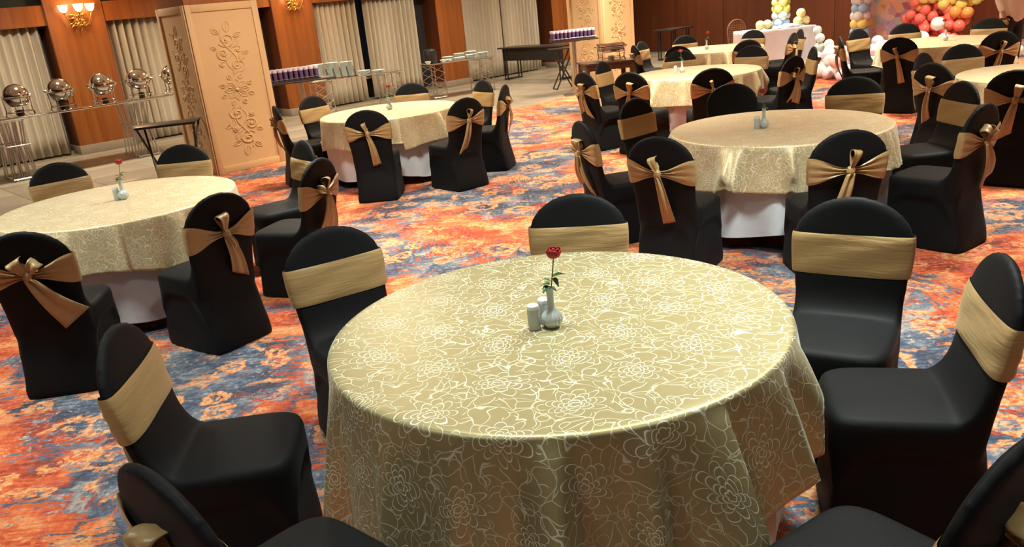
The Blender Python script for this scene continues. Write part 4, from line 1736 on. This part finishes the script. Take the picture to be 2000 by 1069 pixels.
bC = Vector((-0.72, 17.75, 0))
rC = R(28)
wire_table(bC.x, bC.y, rC, 1.55, 0.60, 0.72, 'mirror-topped wire-leg table with a black urn and low plates')
ex, ey = Vector((math.cos(rC), math.sin(rC), 0)), Vector((-math.sin(rC), math.cos(rC), 0))
for k, (dx, dy, n) in enumerate(((-0.30, -0.13, 3), (-0.14, 0.12, 6), (0.00, -0.15, 4), (0.14, 0.12, 9), (0.30, -0.13, 6), (0.42, 0.13, 10), (0.58, -0.13, 7))):
    p = bC + ex * dx + ey * dy
    plates(p.x, p.y, 0.72, n, '%s stack right of the black urn' % ORD[k], 'plates right of the black urn', 0.0125, 0.95)
ur = empty('soup_urn', bC + ex * -0.56 + ey * 0.06 + Vector((0, 0, 0.72)))
tag(ur, 'round black soup urn with domed lid, standing before the third curtain', 'urn')
bm = bmesh.new()
lathe(bm, [(0.0, 0.0), (0.125, 0.0), (0.132, 0.02), (0.138, 0.06), (0.135, 0.21), (0.128, 0.235)], 32)
obj('urn_body', bm, M['blackmetal'], ur)
bm = bmesh.new()
lathe(bm, [(0.132, 0.236), (0.130, 0.25), (0.10, 0.275), (0.04, 0.288), (0.015, 0.29), (0.018, 0.31), (0.0, 0.315)], 32)
obj('lid', bm, M['blackmetal'], ur)
for k, dx in enumerate((-0.74, -0.38)):
    p = bC + ex * dx - ey * 0.2
    o = bpy.data.objects.new('white_bowl', plate_me)
    bm = bmesh.new()
    lathe(bm, [(0.0, 0.0), (0.03, 0.0), (0.055, 0.03), (0.062, 0.055), (0.057, 0.055), (0.05, 0.03), (0.0, 0.008)], 20)
    o = obj('white_bowl', bm, M['china'])
    o.location = (p.x, p.y, 0.7205)
    tag(o, 'small white bowl at the %s of the black urn' % ('left' if k == 0 else 'right front'), 'bowl', 'small bowls by the black urn')


# black folding tables
def folding_table(a, b, L, D, h, label, rz, skirt=True):
    r = empty('folding_table', AB(a, b, 0), rz)
    tag(r, label, 'table', 'black folding tables')
    bm = bmesh.new()
    box(bm, (0, 0, h - 0.015), (L, D, 0.03), bevel=0.004)
    obj('top', bm, M['darktop'], r)
    if skirt:
        bm = bmesh.new()
        box(bm, (0, -D / 2 + 0.08, h - 0.17), (L - 0.2, 0.015, 0.28), bevel=0.003)
        obj('modesty_panel', bm, M['blackmetal'], r)
    for s in (-1, 1):
        for k in (0, 1):
            bm = bmesh.new()
            x = s * (L / 2 - 0.12 - 0.10 * k)
            for yy in (-D / 2 + 0.07, D / 2 - 0.07):
                tube(bm, [(x, yy, 0.0), (x, yy, h - 0.03)], 0.016, 8)
            tube(bm, [(x, -D / 2 + 0.05, 0.02), (x, D / 2 - 0.05, 0.02)], 0.018, 8)
            obj('leg', bm, M['blackmetal'], r)
    return r


pL = math.atan2(-VB.y, -VB.x)
folding_table(13.9, -13.75, 2.15, 0.6, 0.75, 'long black folding table with dark front panel before the fourth curtain', ROOMROT - PI / 2)
folding_table(17.6, -12.6, 0.9, 0.6, 0.75, 'small black table standing in the dark right of the far column', ROOMROT, False)

# X-leg stand behind the lilac glasses
xs = empty('cross_leg_stand', AB(12.35, -11.55, 0), R(10))
tag(xs, 'black cross-legged stand left of the far column', 'stand')
bm = bmesh.new()
box(bm, (0, 0, 0.79), (0.5, 0.38, 0.02), bevel=0.004)
obj('stand_top', bm, M['darktop'], xs)
for s in (-1, 1):
    bm = bmesh.new()
    for e in (-1, 1):
        tube(bm, [(s * 0.20, e * 0.15, 0.78), (-s * 0.20, e * 0.15, 0.0)], 0.014, 8)
    tube(bm, [(-s * 0.20, -0.16, 0.012), (-s * 0.20, 0.16, 0.012)], 0.012, 8)
    obj('leg_frame', bm, M['blackmetal'], xs)

# brown wooden side table with square chafing dish
wt = empty('wooden_side_table', AB(10.20, -8.62, 0), R(6))
tag(wt, 'dark brown wooden side table with square legs before the far column', 'table')
bm = bmesh.new()
box(bm, (0, 0, 0.735), (0.80, 0.62, 0.03), bevel=0.004)
obj('top', bm, M['table_wood'], wt)
bm = bmesh.new()
for s in (-1, 1):
    box(bm, (0, s * 0.27, 0.675), (0.72, 0.022, 0.09))
    box(bm, (s * 0.35, 0, 0.675), (0.022, 0.52, 0.09))
obj('apron', bm, M['table_wood'], wt)
bm = bmesh.new()
box(bm, (0, 0, 0.22), (0.72, 0.54, 0.02), bevel=0.003)
obj('shelf', bm, M['table_wood'], wt)
for sx in (-1, 1):
    for sy in (-1, 1):
        bm = bmesh.new()
        box(bm, (sx * 0.355, sy * 0.265, 0.36), (0.06, 0.06, 0.72), bevel=0.004)
        obj('leg', bm, M['table_wood'], wt)
sq = empty('square_chafing_dish', AB(10.28, -8.56, 0.7505), R(6))
tag(sq, 'rectangular silver chafing dish on the brown wooden side table', 'chafing dish')
bm = bmesh.new()
for sx in (-1, 1):
    for sy in (-1, 1):
        tube(bm, [(sx * 0.19, sy * 0.15, 0.0), (sx * 0.17, sy * 0.135, 0.06), (sx * 0.185, sy * 0.145, 0.14)], 0.010, 8)
for s in (-1, 1):
    tube(bm, [(-0.18, s * 0.14, 0.04), (0.18, s * 0.14, 0.04)], 0.006, 6)
obj('stand', bm, M['chrome'], sq)
bm = bmesh.new()
box(bm, (0, 0, 0.16), (0.38, 0.30, 0.07), bevel=0.02)
obj('pan', bm, M['chrome'], sq)
bm = bmesh.new()
box(bm, (0, 0, 0.205), (0.42, 0.34, 0.018), bevel=0.007)
obj('rim', bm, M['chrome'], sq)
bm = bmesh.new()
box(bm, (0, 0, 0.24), (0.39, 0.31, 0.05), bevel=0.022)
obj('lid', bm, M['chrome'], sq)
for s in (-1, 1):
    bm = bmesh.new()
    tube(bm, [(s * 0.19, -0.05, 0.20), (s * 0.25, -0.045, 0.215), (s * 0.25, 0.045, 0.215), (s * 0.19, 0.05, 0.20)], 0.008, 8)
    obj('handle', bm, M['chrome'], sq)
bm = bmesh.new()
lathe(bm, [(0.0, 0.0), (0.05, 0.0), (0.05, 0.07), (0.0, 0.075)], 20)
obj('burner', bm, M['steel'], sq)

# ------------------------------------------------------------------ cake table, cane chair
ck0, ck1 = Vector((5.20, 16.71, 0)), Vector((6.62, 16.95, 0))
ckd = (ck1 - ck0)
ckL = ckd.length
ckr = math.atan2(ckd.y, ckd.x)
ckn = Vector((-ckd.y, ckd.x, 0)).normalized()
ckc = (ck0 + ck1) / 2 + ckn * 0.36
ct = empty('cake_table', ckc, ckr)
tag(ct, 'rectangular table under a white cloth at the far wall', 'table')
bm = bmesh.new()
box(bm, (0, 0, 0.72), (ckL - 0.02, 0.70, 0.03), bevel=0.003)
obj('tabletop', bm, M['table_wood'], ct)
for sx in (-1, 1):
    for sy in (-1, 1):
        bm = bmesh.new()
        tube(bm, [(sx * (ckL / 2 - 0.12), sy * 0.27, 0.0), (sx * (ckL / 2 - 0.12), sy * 0.27, 0.705)], 0.016, 8)
        obj('leg', bm, M['blackmetal'], ct)
bm = bmesh.new()
hw, hd = ckL / 2 + 0.004, 0.356
per = []
rc = 0.03
n_side = 60
corn = [(hw, -hd), (hw, hd), (-hw, hd), (-hw, -hd)]
for k in range(4):
    x0, y0 = corn[k]
    x1, y1 = corn[(k + 1) % 4]
    for i in range(n_side):
        f = i / n_side
        per.append((x0 + (x1 - x0) * f, y0 + (y1 - y0) * f))
rows = []
NP_ = len(per)
for j, (z, s_) in enumerate([(0.742, 0.0), (0.738, 0.003)] + [(0.738 - 0.70 * k / 10, k / 10) for k in range(1, 11)]):
    row = []
    for i, (x, y) in enumerate(per):
        d_ = Vector((x / hw, y / hd))
        nx, ny = (math.copysign(1, x), 0) if abs(x / hw) > abs(y / hd) else (0, math.copysign(1, y))
        off = (0.004 if j else 0) + 0.018 * s_ + 0.016 * s_ * math.sin(i * 0.52 + 1.2 * math.sin(i * 0.11))
        row.append(bm.verts.new((x + nx * off, y + ny * off, z)))
    rows.append(row)
grid_faces(bm, rows, True)
bm.faces.new(list(reversed(rows[0])))
bmesh.ops.recalc_face_normals(bm, faces=bm.faces)
o = obj('white_tablecloth', bm, M['cotton'], None, True, 50)
o.location = ckc
o.rotation_euler = (0, 0, ckr)
tag(o, 'white cloth hanging in folds to the floor over the far cake table', 'tablecloth')
# crumpled pale blue cloth on top
bm = bmesh.new()
rows = []
for j in range(13):
    row = []
    for i in range(25):
        x, y = (i / 24 - 0.5) * 0.62, (j / 12 - 0.5) * 0.36
        e = min(1, 6 * min(i / 24, 1 - i / 24, j / 12, 1 - j / 12))
        z = 0.004 + e * (0.035 + 0.05 * abs(noise.noise(Vector((x * 9, y * 9, 3)))) + 0.02 * math.sin(x * 14))
        row.append(bm.verts.new((x, y, z)))
    rows.append(row)
grid_faces(bm, rows)
o = obj('folded_cloth', bm, M['bluecloth'], None, True, 80)
o.location = ckc + ckn * -0.12 + Vector((0.16, 0, 0.742))
o.rotation_euler = (0, 0, ckr)
solid(o, 0.004, 1)
tag(o, 'crumpled pale blue cloth in the middle of the white cake table', 'cloth')

cc = empty('cane_chair', Vector((5.45, 18.0, 0)), R(200))
tag(cc, 'brown cane chair with rounded back behind the white cake table', 'chair')
bm = bmesh.new()
pts = [(-0.22, -0.2, 0.44)] + [(0.24 * math.cos(a), -0.22, 0.70 + 0.24 * math.sin(a)) for a in np.linspace(PI, 0, 16)] + [(0.22, -0.2, 0.44)]
tube(bm, pts, 0.016, 8)
obj('back_frame', bm, M['cane'], cc)
bm = bmesh.new()
for k in range(9):
    x = -0.19 + 0.38 * k / 8
    tube(bm, [(x, -0.21, 0.44), (x, -0.22, 0.70 + 0.23 * math.sqrt(max(0, 1 - (x / 0.24) ** 2)))], 0.005, 6)
    z = 0.5 + 0.04 * k
    tube(bm, [(-0.22, -0.215, z), (0.22, -0.215, z)], 0.004, 6)
o = obj('cane_weave', bm, M['cane'], cc)
bm = bmesh.new()
box(bm, (0, 0, 0.44), (0.46, 0.44, 0.04), bevel=0.015)
obj('seat', bm, M['cane'], cc)
for sx in (-1, 1):
    for sy in (-1, 1):
        bm = bmesh.new()
        tube(bm, [(sx * 0.20, sy * 0.19, 0.43), (sx * 0.21, sy * 0.21, 0.0)], 0.016, 8)
        obj('leg', bm, M['cane'], cc)

# ------------------------------------------------------------------ balloons
bal_me = {}


def balloon(p, rad, colr, label, grp, tilt=None, rnd=random.Random(5)):
    if colr not in bal_me:
        bm = bmesh.new()
        lathe(bm, [(0.0, -1.13), (0.07, -1.12), (0.03, -1.06), (0.10, -1.0), (0.38, -0.90), (0.70, -0.68), (0.92, -0.36), (1.0, 0.02), (0.94, 0.40), (0.76, 0.70), (0.48, 0.90), (0.20, 0.985), (0.0, 1.0)], 20)
        bal_me[colr] = mesh_from('balloon', bm, BAL[colr], True, 50)
    o = bpy.data.objects.new('balloon', bal_me[colr])
    o.scale = (rad, rad, rad)
    o.location = p
    if tilt is None:
        tilt = (rnd.uniform(-0.5, 0.5), rnd.uniform(-0.5, 0.5), rnd.uniform(0, 6))
    o.rotation_euler = tilt
    link(o)
    tag(o, label, 'balloon', grp)
    return o


rb = random.Random(11)
QW = ['right', 'rear', 'left', 'front']
# pastel pillar left of the backdrop: rows of four
pp = AB(17.95, -8.02)
seq = [('white', 0.10), ('purple', 0.27), ('lightblue', 0.44), ('gold', 0.61), ('white', 0.77), ('lightblue', 0.93), ('white', 1.09), ('purple', 1.25), ('lightblue', 1.41), ('lilac', 1.57), ('pink', 1.73), ('white', 1.89)]
hgt_words = ['bottom', 'second lowest', 'third lowest', 'yellow band', 'lower white', 'sky blue', 'middle white', 'violet', 'upper sky blue', 'lilac', 'pink', 'top white']
for k, (cn, z) in enumerate(seq):
    for q in range(4):
        a = PI / 4 + q * PI / 2 + (PI / 4 if k % 2 else 0)
        c2 = cn
        balloon((pp.x + 0.105 * math.cos(a), pp.y + 0.105 * math.sin(a), z), 0.105 + rb.uniform(-.008, .008), c2,
                '%s %s balloon in the %s ring of the pastel pillar' % (QW[q], cn, hgt_words[k]), 'ring of four %s balloons, %s' % (cn, hgt_words[k]), tilt=(PI / 2 - 0.1, 0, a - PI / 2 + PI))
# pillar standing behind the cake table
pc = ckc + ckn * 0.58 + Vector((0.45, 0.05, 0))
seq2 = [('white', 0.12), ('white', 0.30), ('mint', 0.47), ('mint', 0.64), ('lightblue', 0.80), ('mint', 0.95), ('yellow', 1.09), ('yellow', 1.22), ('red', 1.36), ('coral', 1.50)]
w2 = ['floor', 'second', 'third', 'fourth', 'fifth', 'mint', 'lower yellow', 'upper yellow', 'lower red', 'top red']
for k, (cn, z) in enumerate(seq2):
    for q in range(4):
        a = PI / 4 + q * PI / 2 + (PI / 4 if k % 2 else 0)
        balloon((pc.x + 0.10 * math.cos(a), pc.y + 0.10 * math.sin(a), z), 0.098 + rb.uniform(-.006, .006), cn,
                '%s %s balloon, %s ring of the pillar behind the cake table' % (QW[q], cn, w2[k]), 'ring of four %s balloons behind the cake table, %s' % (cn, w2[k]), tilt=(PI / 2 - 0.1, 0, a - PI / 2 + PI))
# yellow balloons on the cake table
ex, ey = Vector((math.cos(ckr), math.sin(ckr), 0)), Vector((-math.sin(ckr), math.cos(ckr), 0))
for (dx, dy, dz, lb) in ((-0.36, -0.1, 0.092, 'left pale yellow balloon of the pair on the cake table'), (-0.19, -0.08, 0.092, 'right pale yellow balloon of the pair on the cake table'),
                         (0.47, -0.10, 0.092, 'lower left pale yellow balloon of the three on the cake table'), (0.66, -0.06, 0.092, 'lower right pale yellow balloon of the three on the cake table'), (0.57, -0.05, 0.245, 'pale yellow balloon on top of the other two on the cake table')):
    p = ckc + ex * dx + ey * dy
    balloon((p.x, p.y, 0.745 + dz), 0.092, 'butter', lb, 'pale yellow balloons on the cake table', tilt=(PI / 2.2, 0, dx * 9))
# mint and white cascade right of the cake table
for k, (a, b, z, rr, cn) in enumerate(((15.9, -7.95, 0.66, 0.085, 'mint'), (15.75, -7.82, 0.52, 0.09, 'mint'), (15.72, -7.62, 0.40, 0.095, 'mint'), (15.80, -7.85, 0.34, 0.10, 'mint'), (15.6, -7.55, 0.24, 0.10, 'mint'),
                                       (15.5, -7.75, 0.18, 0.11, 'mint'), (15.35, -7.55, 0.10, 0.10, 'mint'), (15.7, -7.95, 0.10, 0.10, 'mint'), (15.15, -7.62, 0.10, 0.10, 'lightblue'), (15.2, -7.40, 0.10, 0.10, 'lightblue'), (15.55, -7.35, 0.10, 0.10, 'white'))):
    p = AB(a, b)
    balloon((p.x, p.y, z), rr, cn, '%s balloon %s in the small heap right of the cake table' % (cn, ['at the very top', 'just below the top', 'upper right', 'upper left', 'middle right', 'middle left', 'front middle', 'rear left', 'low front', 'low front right', 'low rear right'][k]), 'mint and blue balloons heaped right of the cake table')
# white / pink cloud on the carpet
CL = []
tries = 0
while len(CL) < 105 and tries < 12000:
    tries += 1
    f = rb.random()
    # two lobes: front left lobe and one reaching to the right
    if rb.random() < 0.6:
        a = rb.uniform(13.2, 15.9)
        b = -6.65 - (a - 13.2) * 0.17 + rb.uniform(-0.38, 0.55)
    else:
        a = rb.uniform(15.3, 17.2)
        b = -6.7 + rb.uniform(-0.5, 1.2)
    rr = rb.uniform(0.085, 0.12)
    z = rr * 1.0
    if rb.random() < 0.45:
        z += rb.uniform(0.12, 0.26)
    if all((a - q[0]) ** 2 + (b - q[1]) ** 2 + (z - q[2]) ** 2 > (0.74 * (rr + q[3])) ** 2 for q in CL):
        CL.append((a, b, z, rr))
for (a, b, z, rr) in CL:
    cn = rb.choice(['white', 'white', 'pink', 'lilac', 'white', 'pink'])
    if a > 15.5:
        cn = rb.choice(['white', 'lilac', 'white', 'lilac', 'white'])
    p = AB(a, b)
    balloon((p.x, p.y, z), rr, cn, '%s %s %s balloon in the carpet heap %s' % ('upper' if z > 0.16 else 'bottom', 'nearest' if a < 14 else ('central' if a < 15 else 'far'), cn, ('before the pastel pillar, ' if a < 15.5 else 'by the backdrop, ') + ('left side' if b < -6.8 else 'right side')), '%s balloons heaped on the carpet, %s' % (cn, 'near part' if a < 15.5 else 'far part'))
# warm cluster right of the backdrop
CL = []
tries = 0
base = AB(17.75, -6.35)
while len(CL) < 130 and tries < 20000:
    tries += 1
    b = rb.uniform(-7.05, -5.15)
    z = rb.uniform(0.10, 1.6)
    lo = -6.95 + max(0, (z - 0.75)) * 0.75
    hi = -5.95 + max(0, z - 0.45) * 0.60
    if not (lo < b < hi):
        continue
    a = 17.75 + rb.uniform(-0.18, 0.18)
    rr = rb.uniform(0.09, 0.115)
    if all((a - q[0]) ** 2 + (b - q[1]) ** 2 + (z - q[2]) ** 2 > (0.70 * (rr + q[3])) ** 2 for q in CL):
        CL.append((a, b, z, rr))
for (a, b, z, rr) in CL:
    s_ = z + 0.02 + (b + 6.3) * 0.22
    if s_ < 0.78:
        cn = 'coral'
    elif s_ < 0.92:
        cn = 'orange' if rb.random() < 0.5 else 'coral'
    elif s_ < 1.08:
        cn = 'gold'
    elif s_ < 1.3:
        cn = rb.choice(['yellow', 'lime', 'yellow', 'butter'])
    else:
        cn = rb.choice(['lime', 'butter', 'lime'])
    p = AB(a, b)
    balloon((p.x, p.y, z), rr, cn, '%s balloon in the %s, %s of the warm cluster right of the backdrop' % (cn, 'lowest part' if z < 0.45 else ('low part' if z < 0.8 else ('upper part' if z < 1.2 else 'top part')), 'left side' if b < -6.4 else ('middle' if b < -5.9 else 'right side')), '%s balloons of the warm cluster' % cn)
p = AB(17.6, -5.28)
balloon((p.x, p.y, 1.05), 0.12, 'butter', 'largest pale yellow-green balloon at the right tip of the warm cluster', 'single balloons')
p = AB(17.0, -6.1)
balloon((p.x, p.y, 0.60), 0.125, 'white', 'large white balloon before the coral balloons, left of a chair top', 'single balloons')
p = AB(16.9, -6.35)
balloon((p.x, p.y, 0.35), 0.14, 'white', 'white balloon low before the coral balloons', 'single balloons')
for k, (a, b, z, cn, lb) in enumerate(((16.6, -4.7, 0.5, 'white', 'small white balloon showing over the chair before the standing person'), (15.6, -3.62, 0.62, 'lightblue', 'pale blue balloon at the right edge beside the standing person'), (15.55, -3.55, 0.84, 'lilac', 'lilac balloon at the right edge beside the standing person'), (15.6, -3.6, 0.40, 'mint', 'mint balloon low at the right edge beside the standing person'), (16.6, -4.7, 0.28, 'white', 'lower white balloon behind the chair before the standing person'), (16.6, -4.6, 0.1, 'white', 'lowest white balloon on the carpet behind the chairs'), (15.6, -3.6, 0.15, 'white', 'lowest white balloon at the right edge by the person'))):
    p = AB(a, b)
    balloon((p.x, p.y, z), 0.11, cn, lb, 'single balloons')

# pastel backdrop (generic abstract print)
t = NT('pastel_print')
co = t.n('ShaderNodeTexCoord').outputs['Object']
w_ = t.noise(co, 2.0, 3, 0.5, 0, out=1)
P = t.vm('ADD', co, t.vm('SCALE', t.vm('SUBTRACT', w_, (0.5, 0.5, 0.5)), 0.35))
v = t.n('ShaderNodeTexVoronoi', feature='F1')
t.set(v.inputs['Vector'], P)
v.inputs['Scale'].default_value = 5.5
sep = t.n('ShaderNodeSeparateColor')
t.set(sep.inputs[0], v.outputs['Color'])
c = t.ramp(sep.outputs[0], [(0.0, rgb(216, 180, 200)), (0.2, rgb(240, 200, 165)), (0.38, rgb(200, 180, 220)), (0.55, rgb(235, 210, 200)), (0.72, rgb(190, 210, 216)), (0.88, rgb(196, 120, 150))], 'CONSTANT')
c = t.mix(t.ss(v.outputs['Distance'], 0.16, 0.20, 0.45, 0.0), c, rgb(226, 196, 168))
n_ = t.noise(P, 7, 3)
c = t.mix(t.ss(n_, 0.60, 0.66, 0.0, 0.5), c, rgb(150, 110, 140))
t.p(Base_Color=c, Roughness=0.55)
bd = empty('backdrop_board', AB(18.25, -7.35, 0), ROOMROT - PI / 2)
tag(bd, 'printed pastel party backdrop board between the balloon pillar and the warm cluster', 'backdrop')
bm = bmesh.new()
box(bm, (0, 0, 1.12), (1.75, 0.02, 2.0), bevel=0.004)
obj('printed_panel', bm, t.m, bd)
bm = bmesh.new()
for s in (-1, 1):
    tube(bm, [(s * 0.80, 0.03, 0.0), (s * 0.80, 0.03, 2.12)], 0.014, 8)
    tube(bm, [(s * 0.80, -0.22, 0.012), (s * 0.80, 0.30, 0.012)], 0.014, 8)
obj('stand_frame', bm, M['steel'], bd)

# ------------------------------------------------------------------ standing person (only hip and trousers inside the frame)
def skin_body(name, verts, edges, radii, mat, parent, root=0, sub=2):
    me = bpy.data.meshes.new(name)
    me.from_pydata([Vector(v) for v in verts], edges, [])
    o = bpy.data.objects.new(name, me)
    COL.objects.link(o)
    o.modifiers.new('skin', 'SKIN')
    sv = me.skin_vertices[0].data
    for i, r_ in enumerate(radii):
        sv[i].radius = r_ if isinstance(r_, tuple) else (r_, r_)
        sv[i].use_root = (i == root)
    m = o.modifiers.new('sub', 'SUBSURF')
    m.levels = sub
    m.render_levels = sub
    dg = bpy.context.evaluated_depsgraph_get()
    out = bpy.data.meshes.new_from_object(o.evaluated_get(dg))
    out.name = name
    bpy.data.objects.remove(o)
    out.materials.clear()
    out.materials.append(mat)
    out.polygons.foreach_set('use_smooth', [True] * len(out.polygons))
    o = bpy.data.objects.new(name, out)
    return link(o, parent)


pr = empty('person', (7.68, 12.25, 0), R(-75))
tag(pr, 'person in a loose white shirt and black trousers standing at the upper right corner', 'person')
# body (skin): head, neck, arms, hands; facing local +x
V_ = [(0, 0, 1.30), (0, 0, 1.42), (0, 0, 1.48), (0.015, 0, 1.56), (0.02, 0, 1.66), (0.01, 0, 1.73),
      (0, 0.19, 1.40), (0.03, 0.25, 1.14), (0.16, 0.20, 0.98), (0.22, 0.17, 0.95),
      (0, -0.19, 1.40), (-0.02, -0.25, 1.13), (0.08, -0.24, 0.92), (0.10, -0.235, 0.86)]
E_ = [(0, 1), (1, 2), (2, 3), (3, 4), (4, 5), (1, 6), (6, 7), (7, 8), (8, 9), (1, 10), (10, 11), (11, 12), (12, 13)]
R_ = [0.12, 0.10, 0.055, 0.075, 0.092, 0.055, 0.055, 0.042, 0.028, 0.036, 0.055, 0.042, 0.028, 0.036]
body = skin_body('body', V_, E_, R_, M['skin'], pr)
# fingers
for (hx, hy, hz, sgn) in ((0.22, 0.17, 0.95, 1), (0.10, -0.235, 0.86, -1)):
    for k in range(4):
        y0 = hy + (k - 1.5) * 0.020
        L_ = (0.062, 0.072, 0.068, 0.052)[k]
        skin_body('finger', [(hx - 0.005, y0, hz - 0.015), (hx + L_ * 0.45, y0, hz - 0.035), (hx + L_ * 0.7, y0, hz - 0.065), (hx + L_ * 0.65, y0, hz - 0.09)], [(0, 1), (1, 2), (2, 3)], [0.010, 0.009, 0.008, 0.007], M['skin'], body, 0, 1)
    skin_body('thumb', [(hx - 0.015, hy - sgn * 0.02, hz), (hx + 0.02, hy - sgn * 0.05, hz - 0.01), (hx + 0.045, hy - sgn * 0.045, hz - 0.03)], [(0, 1), (1, 2)], [0.012, 0.010, 0.008], M['skin'], body, 0, 1)
# face
bm = bmesh.new()
lathe(bm, [(0.0, 0.0), (0.012, 0.005), (0.015, 0.02), (0.008, 0.045), (0.0, 0.05)], 10, (0.118, 0, 1.625))
obj('nose', bm, M['skin'], body)
bm = bmesh.new()
for s in (-1, 1):
    g = bmesh.ops.create_uvsphere(bm, u_segments=10, v_segments=8, radius=0.011)
    bmesh.ops.translate(bm, verts=g['verts'], vec=(0.098, s * 0.034, 1.675))
obj('eyes', bm, M['hair'], body)
bm = bmesh.new()
tube(bm, [(0.098, -0.024, 1.60), (0.106, 0, 1.597), (0.098, 0.024, 1.60)], 0.005, 6)
obj('mouth', bm, M['cane'], body)
bm = bmesh.new()
for s in (-1, 1):
    g = bmesh.ops.create_uvsphere(bm, u_segments=10, v_segments=8, radius=1)
    for v in g['verts']:
        v.co = Vector((v.co.x * 0.018 + 0.01, v.co.y * 0.010 + s * 0.094, v.co.z * 0.030 + 1.655))
obj('ears', bm, M['skin'], body)
bm = bmesh.new()
g = bmesh.ops.create_uvsphere(bm, u_segments=24, v_segments=16, radius=1)
for v in g['verts']:
    z = v.co.z
    x = v.co.x * 0.107 - 0.004
    zz = z * 0.112 + 1.685
    if v.co.x > 0.2 and zz < 1.72:
        x *= 0.55
        zz = max(zz, 1.66)
    if zz < 1.62:
        zz = 1.62
    v.co = Vector((x, v.co.y * 0.098, zz))
obj('hair', bm, M['hair'], body)
skin_body('shirt', [(0, 0, 0.75), (0, 0, 1.0), (0, 0, 1.2), (0, 0, 1.33), (0, 0, 1.425), (0, 0.17, 1.41), (0.012, 0.225, 1.27), (0.03, 0.25, 1.14), (0, -0.17, 1.41), (-0.008, -0.225, 1.26), (-0.02, -0.25, 1.13), (0.145, 0.205, 0.995), (0.07, -0.241, 0.94)],
          [(0, 1), (1, 2), (2, 3), (3, 4), (4, 5), (5, 6), (6, 7), (4, 8), (8, 9), (9, 10), (7, 11), (10, 12)],
          [(0.175, 0.215), (0.15, 0.185), (0.145, 0.18), (0.14, 0.17), 0.075, 0.075, 0.068, 0.06, 0.075, 0.068, 0.06, 0.048, 0.048], M['shirt'], pr, 0)
skin_body('trousers', [(0, 0, 0.98), (0, 0, 0.88), (0, 0.095, 0.80), (0.01, 0.10, 0.50), (0, 0.10, 0.06), (0, -0.095, 0.80), (0.02, -0.10, 0.50), (0.02, -0.10, 0.06)],
          [(0, 1), (1, 2), (2, 3), (3, 4), (1, 5), (5, 6), (6, 7)], [0.14, 0.15, 0.105, 0.08, 0.065, 0.105, 0.08, 0.065], M['trousers'], pr, 0)
for s in (-1, 1):
    bm = bmesh.new()
    g = bmesh.ops.create_uvsphere(bm, u_segments=16, v_segments=10, radius=1)
    for v in g['verts']:
        v.co = Vector((v.co.x * 0.14 + 0.055 + (0.02 if s < 0 else 0), v.co.y * 0.045 + s * 0.10, max(0.0, v.co.z * 0.055 + 0.035)))
    obj('shoe', bm, M['blackmetal'], pr)
